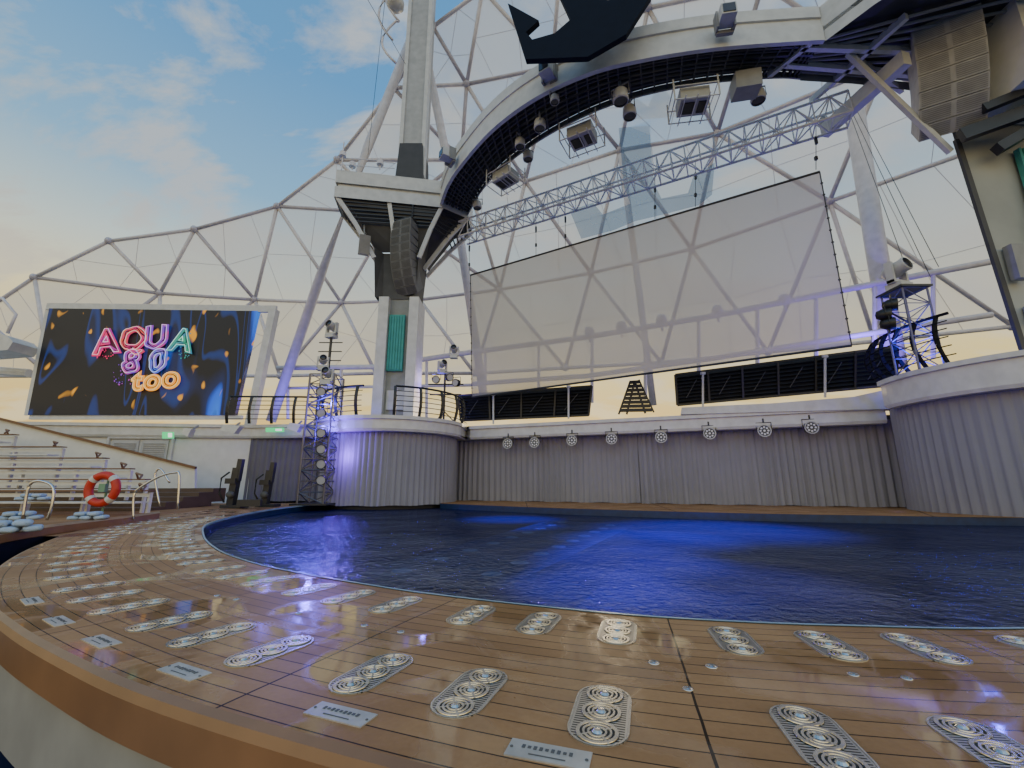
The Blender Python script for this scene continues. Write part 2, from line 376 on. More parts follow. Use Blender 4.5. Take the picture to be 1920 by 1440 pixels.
lt=thing('lift_platform','pale submerged pool lift platform with rows of round discs, seen through the water','pool lift',G(960,1040,-.9))
part('platform_top',mb,lift,lt)
for a in range(2):
    for k in range(9):
        t=(k+.5)/9
        A=lp[0].lerp(lp[3],t); B=lp[1].lerp(lp[2],t); p=A.lerp(B,.22+.56*a)
        m2=MB(); m2.lathe([(.0,.012),(.13,.012),(.15,.0)],p,n=14); part('disc',m2,disc,lt)
A=[Vector(p+(.0,)) for p in [(-3.0,18.9),(-1,17.3),(1.35,15.6),(4,14.1),(6.9,12.8),(10.8,11.7),(12.7,11.3)]]
B=[Vector(p+(.0,)) for p in [(-3.4,23),(-.9,22.1),(1.5,21.2),(5,19.9),(8,18.7),(14.2,16.4),(15.5,13.5)]]
A=catmull(A,5);B=catmull(B,5)
mb=MB()
for j in range(5):
    for i in range(len(A)):
        p=A[i].lerp(B[i],j/4); mb.v.append(tuple(p)); mb.uv.append((i*.12,j*1.1))
for j in range(4):
    for i in range(len(A)-1):
        a=j*len(A)+i; mb.f.append([a,a+1,a+len(A)+1,a+len(A)])
struct('stage_floor',mb,stagem)
ii=[i for i in range(NS) if inn[i].x<-5 and inn[i].y>8.2]
mb=MB()
Aa=[inn[i]+NN[i]*1.2+Vector((0,0,-.012)) for i in ii]; Bb=[Vector((-26,inn[i].y+.5,-.012)) for i in ii]
for j in range(3):
    for i in range(len(Aa)):
        p=Aa[i].lerp(Bb[i],j/2); mb.v.append(tuple(p)); mb.uv.append((p.x*.3,p.y))
for j in range(2):
    for i in range(len(Aa)-1):
        a=j*len(Aa)+i; mb.f.append([a,a+1,a+len(Aa)+1,a+len(Aa)])
struct('side_floor',mb,stagem)
mb=MB(); mb.prism([(-28,-8),(30,-8),(30,1.2),(-28,1.2)],-.75,-.6); mb.prism([(-28,1.25),(-4.8,1.25),(-6.5,8),(-9,12),(-9,21),(-28,21)],-.75,-.6); struct('floor',mb,lowfloor)
mb=MB(); mb.add([(-4000,-4000,-30),(4000,-4000,-30),(4000,5000,-30),(-4000,5000,-30)],[(0,1,2,3)]); struct('sea',mb,sea)

# ---------- fountain grates ----------
proto=thing('fountain_grate','x','fountain grate',group='oval steel fountain grates set in the wooden pool deck')
def stadium(L_,W_,n=10):
    r=W_/2; a=L_/2-r; P=[]
    for i in range(n+1): t=math.pi*i/n; P.append((math.cos(t)*r,a+math.sin(t)*r))
    for i in range(n+1): t=math.pi+math.pi*i/n; P.append((math.cos(t)*r,-a+math.sin(t)*r))
    return P
mb=MB(); mb.prism(stadium(.46,.216),-.01,.003); part('plate',mb,grm,proto)
mb=MB(); P1=stadium(.46,.216);P2=stadium(.445,.2); nP=len(P1)
mb.add([(a,b,.0045) for a,b in P1]+[(a,b,.0045) for a,b in P2],[(i,(i+1)%nP,nP+(i+1)%nP,nP+i) for i in range(nP)]); part('rim',mb,nozm,proto)
for yy in(-.145,0,.145):
    mb=MB(); mb.lathe([(0,.0045),(.076,.0045)],(0,yy,0),n=28); base=part('nozzle',mb,groove,proto)
    mb=MB()
    for r0,r1 in((0,.019),(.026,.036),(.043,.053),(.060,.075)):
        if r0==0: mb.lathe([(0,.014),(.012,.013),(r1,.006)],(0,yy,0),n=28)
        else: mb.lathe([(r0,.0050),(r0+.001,.0078),(r1-.001,.0078),(r1,.0050)],(0,yy,0),n=28)
    for k in range(4):
        a=k*math.pi/2+.6; mb.box((math.cos(a)*.05,yy+math.sin(a)*.05,.0066),(.055,.008,.003),a)
    part('nozzle_ring',mb,nozm,base)
_o=['','first','second','third','fourth','fifth','sixth','seventh','eighth','ninth','tenth','eleventh','twelfth','thirteenth','fourteenth','fifteenth','sixteenth','seventeenth','eighteenth','nineteenth']
ords=_o[1:]+['twentieth']+['twenty-'+x for x in _o[1:10]]+['thirtieth']+['thirty-'+x for x in _o[1:10]]+['fortieth']+['forty-'+x for x in _o[1:10]]
first=True
for row,wv,m0 in(('inner row by the water',.34,-3),('outer row by the edge',1.31,-2)):
    k=0
    for mod in range(m0,11):
        for fr in(.197,.5,.803):
            s=sJ0+(mod+fr)*LM
            if s>TL-7.5: continue
            p=at(s)+nrm(s)*wv
            depth=p.y*cp-CH*sp
            if depth<.3: continue
            px=960+F*p.x/depth
            if px>2010 or px<-30: continue
            a=math.atan2(nrm(s).y,nrm(s).x)-math.pi/2
            place(proto,first,p,a,'oval steel fountain grate, %s from the right in %s'%(ords[k],row)); first=False; k+=1
pp=thing('deck_plate','x','deck plate',group='engraved steel plates on the deck edge')
mb=MB(); mb.box((0,0,.002),(.27,.095,.005)); part('plate',mb,plate,pp)
mb=MB(); 
for i in range(9): mb.box((-.085+i*.0195,.012,.0052),(.011,.018-.006*(i%3==1),.002))
mb.box((0,-.024,.0052),(.12,.004,.002)); part('engraving',mb,mark,pp)
for sx_ in(-1,1):
    m2=MB(); m2.lathe([(0,.007),(.005,.007),(.006,.004)],(sx_*.123,0,0),n=8); part('screw',m2,mark,pp)
for i,(x,y) in enumerate([(1028,1415),(638,1340),(345,1260),(190,1203),(110,1165),(60,1127)]):
    p=G(x,y); s=near(p); n_=nrm(s); place(pp,i==0,p,math.atan2(n_.y,n_.x)+math.pi/2,'small engraved steel plate screwed to the deck edge, %s from the camera'%ords[i])
dfp=thing('deck_fitting','x','deck fitting',group='small round steel deck fittings')
mb=MB(); mb.lathe([(.035,.0),(.034,.005),(.024,.005),(.02,.002),(.012,.002),(.010,.006),(0,.006)],(0,0,.001),n=18); part('ring',mb,steel,dfp,True)
fit=[(1226,1243),(1334,1250),(1290,1292),(752,1185),(683,1173),(407,1117),(443,1124),(300,1075),(560,1150),(1600,1265),(1700,1272)]
for i,(x,y) in enumerate(fit):
    place(dfp,i==0,G(x,y),0,'small round steel fitting in the deck, %s from the right'%ords[sorted(range(len(fit)),key=lambda q:-fit[q][0]).index(i)],.65 if i!=0 and i!=1 else .8)

# ---------- curtains ----------
def resample(P,step):
    P=[Vector((p[0],p[1],0)) for p in P]; o=[];cum=[0]
    for i in range(1,len(P)): cum.append(cum[-1]+(P[i]-P[i-1]).length)
    n=int(cum[-1]/step); k=0
    for i in range(n+1):
        s=cum[-1]*i/n
        while k<len(P)-2 and cum[k+1]<s:k+=1
        o.append((P[k].lerp(P[k+1],(s-cum[k])/max(cum[k+1]-cum[k],1e-6)),s))
    return o
def curtain(P,z0,z1,amp=.07,per=.34,seed=0):
    rs=resample(P,.03); rg=random.Random(seed); mb=MB(); cols=len(rs); rows=10
    ph=[rg.uniform(0,6) for _ in range(8)]
    for j in range(rows+1):
        t=j/rows; z=z1+(z0-z1)*t
        for i,(p,s) in enumerate(rs):
            a=rs[min(i+1,cols-1)][0]-rs[max(i-1,0)][0]; n=Vector((-a.y,a.x,0)).normalized()
            k=math.sin(s*6.283/per+1.4*math.sin(s*1.1+ph[0])+.6*math.sin(s*2.9+ph[6])+.35*math.sin(t*3+ph[1]+s*.7))
            off=amp*(.55+.45*t)*(k+.35*math.sin(s*6.283/(per*.43)+ph[2]+t*1.0+1.0*math.sin(s*.8+ph[7])))*(.75+.25*math.sin(s*1.3+ph[3]))
            sag=-.03*math.sin(s*3.3+ph[4]) if j==0 else (.015*math.sin(s*4.1+ph[5]) if j==rows else 0)
            q=p+n*off; mb.v.append((q.x,q.y,z+sag))
    for j in range(rows):
        for i in range(cols-1):
            a=j*cols+i; mb.f.append([a,a+1,a+cols+1,a+cols])
    return mb
B0=Vector((-2.6,22,0));B1=Vector((13.84,15.6,0)); dB=(B1-B0).normalized(); nB=Vector((dB.y,-dB.x,0))
q1=Wp(1205,900,B0,B1); q2=Wp(1560,900,B0,B1); q1.z=q2.z=0
solo('stage_curtain',curtain([B0-dB*.4,q1],.01,3.05,.06,.27,seed=1),curt,'long grey pleated curtain at the back of the stage, left section beside the left bay','curtain','grey curtains around the stage',True)
solo('stage_curtain',curtain([q1-dB*.08+nB*.06,q2+nB*.02],.01,3.05,.06,.27,seed=2),curt,'long grey pleated curtain at the back of the stage, middle section','curtain','grey curtains around the stage',True)
solo('stage_curtain',curtain([q2-dB*.1,B1+dB*.5],.01,3.05,.06,.27,seed=3),curt,'grey pleated curtain at the back of the stage, right section beside the right bay','curtain','grey curtains around the stage',True)
cL=Vector((-5.65,20.8,0)); cR=Vector((15.6,13.0,0))
def arc(c,r,a0,a1,n=30): return [Vector((c.x+r*math.cos(R(a0+(a1-a0)*i/n)),c.y+r*math.sin(R(a0+(a1-a0)*i/n)),0)) for i in range(n+1)]
solo('stage_curtain',curtain(arc(cL,3.0,175,385,60),-.05,2.9,.05,.25,4),curt,'grey curtain wrapped round the curved left bay, standing in the water','curtain','grey curtains around the stage',True)
solo('stage_curtain',curtain(arc(cR,3.2,130,290,60),-.02,3.3,.05,.28,5),curt,'grey curtain wrapped round the curved right bay at the photo edge','curtain','grey curtains around the stage',True)
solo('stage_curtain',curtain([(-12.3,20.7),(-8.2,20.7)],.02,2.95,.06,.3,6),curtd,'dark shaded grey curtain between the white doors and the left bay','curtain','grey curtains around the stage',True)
bwp=[Vector((-12.6,21.3,0)),Vector((-8.2,21.3,0)),Vector((-7,22.5,0)),Vector((-3.2,22.8,0)),B0-nB*.5,B1-nB*.5,Vector((16,17,0)),Vector((19,15,0))]
mb=MB(); mb.strip([p+Vector((0,0,-1.2)) for p in bwp],[p+Vector((0,0,3.3)) for p in bwp]); struct('wall_back',mb,backw)
mb=MB(); a_=arc(cL,2.8,170,390); mb.strip([p+Vector((0,0,-1.2)) for p in a_],[p+Vector((0,0,3.2)) for p in a_]); a_=arc(cR,3.0,120,290); mb.strip([p+Vector((0,0,-1.2)) for p in a_],[p+Vector((0,0,3.5)) for p in a_]); struct('wall_bays',mb,backw)

# ---------- balcony ----------
front=[Vector((-30,18.5,0)),Vector((-12.3,20.6,0)),Vector((-9.6,20.3,0))]+arc(cL,3.35,185,345,26)+[Vector((-2.3,21.7,0))]+[B0.lerp(B1,t)+nB*.6 for t in(.05,.25,.5,.75,.97)]
back=[p+Vector((1.6,5.5,0)) for p in front]
def fascia(P,z0,z1,th=.12):
    mb=MB(); 
    def up(z,o=0):
        r=[]
        for i,p in enumerate(P):
            a=P[min(i+1,len(P)-1)]-P[max(i-1,0)]; n=Vector((a.y,-a.x,0)).normalized(); r.append(p+n*o+Vector((0,0,z)))
        return r
    pr=[(z0,-.5),(z0,.0),(z0+.1,.05),(z1-.16,.05),(z1-.14,.14),(z1,.14),(z1+.02,-.3)]
    R_=[up(z,o) for z,o in pr]
    for k in range(len(R_)-1): mb.strip(R_[k],R_[k+1])
    return mb
mb=fascia(front,2.88,3.5)
fl=[p+Vector((0,0,3.42)) for p in front]; mb.strip(fl,[p+Vector((0,0,3.42)) for p in back])
fl=[p+Vector((0,0,2.95)) for p in front]; mb.strip(fl,[p+Vector((0,0,2.95)) for p in back])
struct('balcony',mb,white,False)
fl=arc(cR,3.5,160,290,26)
fr2z=fascia(fl,3.2,4.12)
fr2z.add([Vector((cR.x,cR.y,4.0))]+[p+Vector((0,0,4.0)) for p in fl],[(0,i+1,i+2) for i in range(len(fl)-1)])
fr2z.add([Vector((cR.x,cR.y,3.26))]+[p+Vector((0,0,3.26)) for p in fl],[(0,i+1,i+2) for i in range(len(fl)-1)])
struct('balcony_bay',fr2z,white,False)
ka,kb=B0+nB*.8,B1+nB*.8
mb=MB(); mb.slab([Wp(1276,777,ka,kb),Wp(1450,772,ka,kb),Wp(1692,766,ka,kb),Wp(1690,724,ka,kb),Wp(1600,744,ka,kb),Wp(1450,756,ka,kb),Wp(1278,764,ka,kb)],-nB*.5); struct('balcony_rim',mb,white)

# ---------- left white wall, doors, signs ----------
wl0=(-30,18.6);wl1=(-12.2,20.75)
mb=MB(); mb.slab([(wl0[0],wl0[1],-.6),(wl1[0],wl1[1],-.6),(wl1[0],wl1[1],3.4),(wl0[0],wl0[1],3.4)],(0,.2,0)); struct('wall_left',mb,wallw)
def onwall(x,y,off=.0):
    p=Wp(x,y,wl0,wl1); return p+Vector((.12,-.99,0))*off
dd=thing('double_door','white louvred double door in the white wall below the exit sign','door',onwall(410,920))
doorp=mat('door_paint',(.44,.44,.45),.5)
for i,(x0,x1) in enumerate([(378,417),(421,460)]):
    a=onwall(x0,0);b=onwall(x1,0); mb=MB(); z0,z1=.02,2.75
    dirv=Vector((b.x-a.x,b.y-a.y,0)).normalized(); nv=Vector((dirv.y,-dirv.x,0))
    mb.slab([Vector((a.x,a.y,z0))+nv*.02,Vector((b.x,b.y,z0))+nv*.02,Vector((b.x,b.y,z1))+nv*.02,Vector((a.x,a.y,z1))+nv*.02],nv*.04)
    for k in range(26):
        zz_=z0+.15+k*.095; mb.slab([Vector((a.x,a.y,zz_))+nv*.065+dirv*.1,Vector((b.x,b.y,zz_))+nv*.065-dirv*.1,Vector((b.x,b.y,zz_+.05))+nv*.09-dirv*.1,Vector((a.x,a.y,zz_+.05))+nv*.09+dirv*.1],nv*.01)
    part('door_leaf',mb,doorp,dd)
a=onwall(372,0);b=onwall(466,0); mb=MB()
for q in(a,b): mb.tube((q.x,q.y-.06,0),(q.x,q.y-.06,2.85),.07,6)
mb.tube((a.x,a.y-.06,2.85),(b.x,b.y-.06,2.85),.07,6); part('door_frame',mb,white,dd)
def sign(name,x0,x1,y0,y1,label,Y=None):
    if Y is None: f=lambda x,y:onwall(x,y,.05)
    else: f=lambda x,y:D(x,y,Y)
    t=thing(name,label,'sign',f(x0,y1)); mb=MB(); mb.slab([f(x0,y1),f(x1,y1),f(x1,y0),f(x0,y0)],(0,.05,0)); part('panel',mb,green,t)
    m2=MB(); w_=(x1-x0)
    m2.slab([f(x0+w_*.55,y1-2),f(x0+w_*.9,y1-2),f(x0+w_*.9,y0+2),f(x0+w_*.55,y0+2)],(0,.01,0)); 
    for v in range(len(m2.v)): m2.v[v]=(m2.v[v][0],m2.v[v][1]-.02,m2.v[v][2])
    part('pictogram',m2,pix,t)
sign('exit_sign',498,532,802,810,'lit green exit sign on the balcony edge above the dark curtain',19.9)
sign('exit_sign',304,325,810,822,'small green emergency exit sign on the white wall below the video screen',19.6)
def camera_box(x,y,Y,label,sc=1):
    p=D(x,y,Y); t=thing('wall_speaker',label,'speaker',p)
    mb=MB(); mb.slab([p+Vector((-.45*sc,0,-.05)),p+Vector((.25*sc,-.1,-.2)),p+Vector((.45*sc,-.1,.12)),p+Vector((-.3*sc,0,.2))],(0,-.3,0)); part('cabinet',mb,white,t)
    mb=MB(); mb.bar(p+Vector((0,0,.15)),p+Vector((0,.3,.35)),.06,.06); part('bracket',mb,grey,t)
camera_box(440,806,18.9,'small white speaker box on the wall above the double door')
camera_box(360,812,18.7,'tiny white security camera between the green sign and the speaker box',.5)
camera_box(558,803,18.6,'grey speaker box under the balcony left of the lighting tower',.7)

# ---------- LED screen ----------
def ledmat():
    m=bpy.data.materials.new('video_picture'); m.use_nodes=True; nt=m.node_tree; L=nt.links; b=nt.nodes['Principled BSDF']
    b.inputs['Base Color'].default_value=(.004,.004,.006,1); b.inputs['Roughness'].default_value=.5
    tc=nd(nt,'ShaderNodeTexCoord'); mp=nd(nt,'ShaderNodeMapping'); mp.inputs['Rotation'].default_value=(0,R(-14),0); mp.inputs['Scale'].default_value=(.50,1,.10); L.new(tc.outputs['Object'],mp.inputs[0])
    n=nd(nt,'ShaderNodeTexNoise'); n.inputs['Scale'].default_value=1.2; n.inputs['Detail'].default_value=1.0; n.inputs['Distortion'].default_value=.8; L.new(mp.outputs[0],n.inputs[0])
    mu=nd(nt,'ShaderNodeMath',operation='MULTIPLY'); L.new(n.outputs[0],mu.inputs[0]); mu.inputs[1].default_value=34
    si=nd(nt,'ShaderNodeMath',operation='SINE'); L.new(mu.outputs[0],si.inputs[0])
    ct=nd(nt,'ShaderNodeMapRange'); ct.inputs['From Min'].default_value=.75; ct.inputs['From Max'].default_value=1.0; L.new(si.outputs[0],ct.inputs[0])
    r=nd(nt,'ShaderNodeValToRGB'); e=r.color_ramp.elements; e[0].position=.60;e[0].color=(.0008,.001,.005,1); e[1].position=.82;e[1].color=(.03,.28,.9,1)
    x=r.color_ramp.elements.new(.66); x.color=(.002,.012,.08,1); x=r.color_ramp.elements.new(.69); x.color=(.006,.11,.75,1)
    sx=nd(nt,'ShaderNodeSeparateXYZ'); L.new(tc.outputs['Object'],sx.inputs[0])
    mr=nd(nt,'ShaderNodeMapRange'); mr.inputs['From Min'].default_value=-17.0; mr.inputs['From Max'].default_value=-14; mr.inputs['To Min'].default_value=0; mr.inputs['To Max'].default_value=.18; L.new(sx.outputs[0],mr.inputs[0])
    ad=nd(nt,'ShaderNodeMath',operation='ADD'); L.new(n.outputs[0],ad.inputs[0]); L.new(mr.outputs[0],ad.inputs[1]); L.new(ad.outputs[0],r.inputs[0])
    lm=nd(nt,'ShaderNodeMixRGB'); cf=nd(nt,'ShaderNodeMath',operation='MULTIPLY'); L.new(ct.outputs[0],cf.inputs[0]); cf.inputs[1].default_value=.6; L.new(cf.outputs[0],lm.inputs[0]); L.new(r.outputs[0],lm.inputs[1]); lm.inputs[2].default_value=(.004,.04,.24,1)
    mp2=nd(nt,'ShaderNodeMapping'); mp2.inputs['Rotation'].default_value=(0,R(20),0); mp2.inputs['Scale'].default_value=(1.6,1,1.0); mp2.inputs['Location'].default_value=(3,0,1); L.new(tc.outputs['Object'],mp2.inputs[0])
    n2=nd(nt,'ShaderNodeTexNoise'); n2.inputs['Scale'].default_value=1.1; n2.inputs['Detail'].default_value=.5; n2.inputs['Distortion'].default_value=.5; L.new(mp2.outputs[0],n2.inputs[0])
    r2=nd(nt,'ShaderNodeMapRange'); r2.inputs['From Min'].default_value=.68; r2.inputs['From Max'].default_value=.74; L.new(n2.outputs[0],r2.inputs[0])
    mx=nd(nt,'ShaderNodeMixRGB'); L.new(r2.outputs[0],mx.inputs[0]); L.new(lm.outputs[0],mx.inputs[1]); mx.inputs[2].default_value=(.85,.36,.02,1)
    L.new(mx.outputs[0],b.inputs['Emission Color']); b.inputs['Emission Strength'].default_value=1.0
    return m
YL=21.0
vs=thing('video_screen','large lit video screen with colourful neon lettering above the seating','video screen',(-18.4,YL,3.5))
c4=[D(52,778,YL),D(440,778,YL),D(483,583,YL),D(92,578,YL)]
mb=MB(); mb.slab(c4,(0,.25,0)); part('display',mb,ledmat(),vs)
mb=MB()
mb.bar(c4[3]+Vector((-.2,.1,.13)),c4[2]+Vector((.9,.1,.13)),.16,.35); mb.bar(c4[1]+Vector((.75,.1,-.6)),c4[2]+Vector((.8,.1,.1)),.4,.35); mb.bar(c4[0]+Vector((-.10,.1,0)),c4[3]+Vector((-.10,.1,.1)),.08,.3)
mb.bar(c4[0]+Vector((0,.15,-.10)),c4[1]+Vector((0.3,.15,-.10)),.14,.2); part('frame',mb,white,vs)
def em(name,c1,c2,st=1.3,sc=2.5):
    m=bpy.data.materials.new(name); m.use_nodes=True; nt=m.node_tree; L=nt.links; b=nt.nodes['Principled BSDF']; b.inputs['Base Color'].default_value=(0,0,0,1)
    tc=nd(nt,'ShaderNodeTexCoord'); n=nd(nt,'ShaderNodeTexNoise'); n.inputs['Scale'].default_value=sc; n.inputs['Detail'].default_value=3; L.new(tc.outputs['Object'],n.inputs[0])
    r=nd(nt,'ShaderNodeValToRGB'); r.color_ramp.elements[0].position=.4; r.color_ramp.elements[1].position=.6; r.color_ramp.elements[0].color=(*c1,1); r.color_ramp.elements[1].color=(*c2,1); L.new(n.outputs[0],r.inputs[0])
    L.new(r.outputs[0],b.inputs['Emission Color']); b.inputs['Emission Strength'].default_value=st; return m
def letter(ch,x,y,hpx,mt_,rot=0,jk=1):
    base=D(x,y,YL-.06); sz=hpx*.0267/.7
    for nm,fill,bev,mm,off,yo,jit in(('letter','BOTH',0,mt_[1],.03,-.02,0),('letter_outline','NONE',.042,mt_[0],.055,-.06,.03),('letter_strand','NONE',.024,mt_[0],-.02,-.10,.06),('letter_highlight','NONE',.012,mt_[2],.04,-.14,.03)):
        cu=bpy.data.curves.new('t','FONT'); cu.body=ch; cu.size=sz; cu.align_x='CENTER'; cu.fill_mode=fill; cu.bevel_depth=bev; cu.resolution_u=6; cu.bevel_resolution=1; cu.offset=off
        o=bpy.data.objects.new('t',cu); C.objects.link(o); bpy.context.view_layer.update()
        me=bpy.data.meshes.new_from_object(o.evaluated_get(bpy.context.evaluated_depsgraph_get())); bpy.data.objects.remove(o)
        for v in me.vertices:
            v.co.x+=jk*jit*math.sin(v.co.y*9+x); v.co.y+=jk*jit*math.sin(v.co.x*11+y)
        me.transform(Matrix.Translation(base+Vector((0,yo,0)))@Matrix.Rotation(R(90),4,'X')@Matrix.Rotation(rot,4,'Z'))
        me.materials.clear(); me.materials.append(mm)
        q=bpy.data.objects.new(nm,me); C.objects.link(q)
        if nm=='letter':
            q.parent=vs; q.matrix_parent_inverse=Matrix.Translation(-Vector(vs.location)); base_o=q
        else: q.parent=base_o
pk=(em('neon_pink',(.75,.03,.12),(.35,.03,.25)),em('dim_pink',(.03,.002,.01),(.06,.005,.02),1),em('pale_pink',(1,.5,.6),(.9,.7,.8)))
rd=(em('neon_red',(.65,.08,.05),(.5,.02,.15)),pk[1],em('pale_red',(1,.7,.5),(1,.6,.6)))
pu=(em('neon_purple',(.18,.05,.5),(.45,.06,.25)),em('dim_purple',(.01,.002,.03),(.02,.005,.03),1),em('pale_purple',(.7,.6,1),(1,.6,.9)))
gr=(em('neon_green',(.03,.30,.17),(.05,.2,.3)),em('dim_green',(.002,.02,.015),(.005,.01,.02),1),em('pale_green',(.6,1,.8),(.5,.9,.9)))
bl=(em('neon_blue',(.06,.13,.65),(.25,.12,.5)),em('dim_blue',(.002,.005,.04),(.01,.005,.03),1),em('pale_blue',(.6,.75,1),(.8,.8,1)))
og=(em('neon_orange',(1,.30,.02),(.9,.42,.06)),em('dim_orange',(.02,.005,.001),(.015,.004,.001),1),em('pale_orange',(1,.8,.4),(1,.7,.3)))
for ch,x,y,hp,mt_,ro in [('A',202,662,46,pk,.14),('Q',248,655,42,rd,-.08),('U',293,652,42,pu,.10),('A',339,658,42,gr,-.10),('8',246,698,42,pu,.06),('0',294,696,42,bl,-.05)]:
    letter(ch,x,y,hp,mt_,ro)
for ch,x,y,hp,mt_,ro in [('t',258,731,36,og,.03),('o',286,730,38,og,.0),('o',320,726,40,og,0)]:
    letter(ch,x,y,hp,mt_,ro,.2)
for j,(mt_,xs,ys) in enumerate([(pk[0],(172,215),(630,672)),(gr[0],(335,358),(625,672)),(pu[0],(212,245),(678,722))]):
    mb=MB(); rg=random.Random(j)
    for k in range(34):
        p=D(rg.uniform(*xs),rg.uniform(*ys),YL-.04); mb.lathe([(0,-.02),(rg.uniform(.012,.045),0)],p,(0,1,0),5)
    o=part('paint_splash',mb,mt_,vs); o['kind']='stuff'

# ---------- mesh canopy ----------
def cY(x,y): return 30-max(0,(560-y))/560*9-max(0,x-960)/1000*7-(max(0,520-x)/600*3)
outl=[(-120,640),(-40,590),(65,520),(205,452),(365,430),(520,387),(632,300),(738,165),(812,50),(905,-20),(1010,-110),(1250,-200),(1560,-240),(1900,-200),(2150,-60),(2150,250),(2150,590),(1900,612),(1640,640),(1440,660),(1240,680),(1060,690),(890,700),(705,700),(525,705),(300,705),(95,705),(-120,705)]
inner_=[(300,550),(478,562),(640,568),(787,562),(937,543),(1108,512),(1297,467),(1555,378),(1860,270),(735,400),(865,300),(985,340),(1162,282),(1345,250),(1660,120),(875,158),(1035,125),(1215,15),(1430,-30),(1050,-60),(1700,-80),(1980,60)]
pts=outl+inner_
vv=[Vector(p) for p in pts]; nO=len(outl)
cons=[(nO+0,2),(nO+0,3),(nO+0,4),(nO+1,4),(nO+1,5),(nO+2,5),(nO+0,nO+1),(nO+1,nO+2)]
ov,oe,of,_,_,_=delaunay_2d_cdt(vv,cons,[list(range(nO))],1,1e-4)
N3=[D(p.x,p.y,cY(p.x,p.y)) for p in ov]
cn_=thing('mesh_canopy','tall canopy of white steel triangles filled with translucent mesh behind the stage','canopy',(0,27,3))
edges=set()
for fi,f in enumerate(of):
    mb=MB()
    mb.add([N3[i] for i in f],[(0,1,2)]); pn=part('panel',mb,panelms[(fi*7)%3],cn_)
    mb=MB(); a,b,c=[N3[i] for i in f]
    for p,q in((a.lerp(b,.5),c.lerp(b,.5)),(a.lerp(c,.33),a.lerp(b,.5)),(a.lerp(c,.66),b.lerp(c,.5))): mb.tube(p,q,.015,4,cap=False)
    part('stay_cable',mb,strutg,pn)
    for k in range(3):
        edges.add(tuple(sorted((f[k],f[(k+1)%3]))))
for a,b in edges:
    mb=MB(); mb.tube(N3[a],N3[b],.125,8); part('strut',mb,tubew if (a+b)%3 else strutg,cn_,True)
for i in range(len(N3)):
    mb=MB(); mb.lathe([(0,-.25),(.2,-.18),(.24,0),(.2,.18),(0,.25)],N3[i],(0,1,0),10); part('node',mb,strutg,cn_,True)
def bigtube(P,r,label):
    mb=MB(); mb.path(P,r,14); solo('steel_column',mb,tubew,label,'column',None,True)
bigtube([D(508,790,25),D(600,520,24.2),D(690,275,23.3),D(768,80,22.6)],.28,'thick slanting white steel tube left of the left pylon')
bigtube([D(908,750,26),D(880,560,25),D(845,330,23.5),D(800,110,22)],.26,'thick white steel tube rising behind the left edge of the projection screen')
bigtube([D(1680,690,19),D(1640,450,19),D(1600,195,19)],.42,'thick upright white steel column behind the right edge of the projection screen')
bigtube([D(1225,760,25.5),D(1200,560,25),D(1165,290,23.8)],.2,'thick white tube behind the middle of the projection screen')
# flat translucent anchor and crown shapes over the canopy
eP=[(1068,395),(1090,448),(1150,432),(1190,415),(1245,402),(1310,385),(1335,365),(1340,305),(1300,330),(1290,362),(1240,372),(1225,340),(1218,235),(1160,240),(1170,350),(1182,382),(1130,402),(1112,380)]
et=thing('emblem','pale blue anchor and crown shape on the canopy above the projection screen','emblem',D(1200,440,24))
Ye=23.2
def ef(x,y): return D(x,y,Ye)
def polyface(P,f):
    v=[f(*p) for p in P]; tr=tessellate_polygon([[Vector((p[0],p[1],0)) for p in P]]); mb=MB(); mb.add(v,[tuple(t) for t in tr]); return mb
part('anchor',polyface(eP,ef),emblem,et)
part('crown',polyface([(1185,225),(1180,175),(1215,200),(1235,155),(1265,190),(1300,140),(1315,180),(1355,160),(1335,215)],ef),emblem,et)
# front anchor
aP=[(952,6),(985,111),(1102,106),(1174,64),(1220,-8),(1245,-74),(1205,-64),(1162,-54),(1158,-10),(1140,0),(1124,-12),(1126,-200),(1056,-200),(1044,-20),(1070,36),(1040,62),(998,74),(986,60),(1010,38)]
va,vb=(0,11.75),(8,9.6)
def af(x,y): return Wp(x,y,va,vb)
at_=thing('anchor_emblem','dark navy anchor emblem hanging in front of the overhead arch','emblem',af(1090,108))
m1=polyface(aP,af); n0=len(aP); tr=list(m1.f); v0=list(m1.v)
offv=Vector((.05,.18,0)); m1.v+= [tuple(Vector(v)+offv) for v in v0]; m1.f+=[[i+n0 for i in f] for f in tr]+[[i,(i+1)%n0,n0+(i+1)%n0,n0+i] for i in range(n0)]
part('anchor',m1,navy,at_)
m2=MB(); m2.bar(af(1085,20)+offv,af(1085,20)+Vector((.4,1.6,0)),.1,.1); m2.bar(af(1120,40)+offv,af(1120,40)+Vector((.4,1.4,0)),.1,.1); part('bracket',m2,grey,at_)

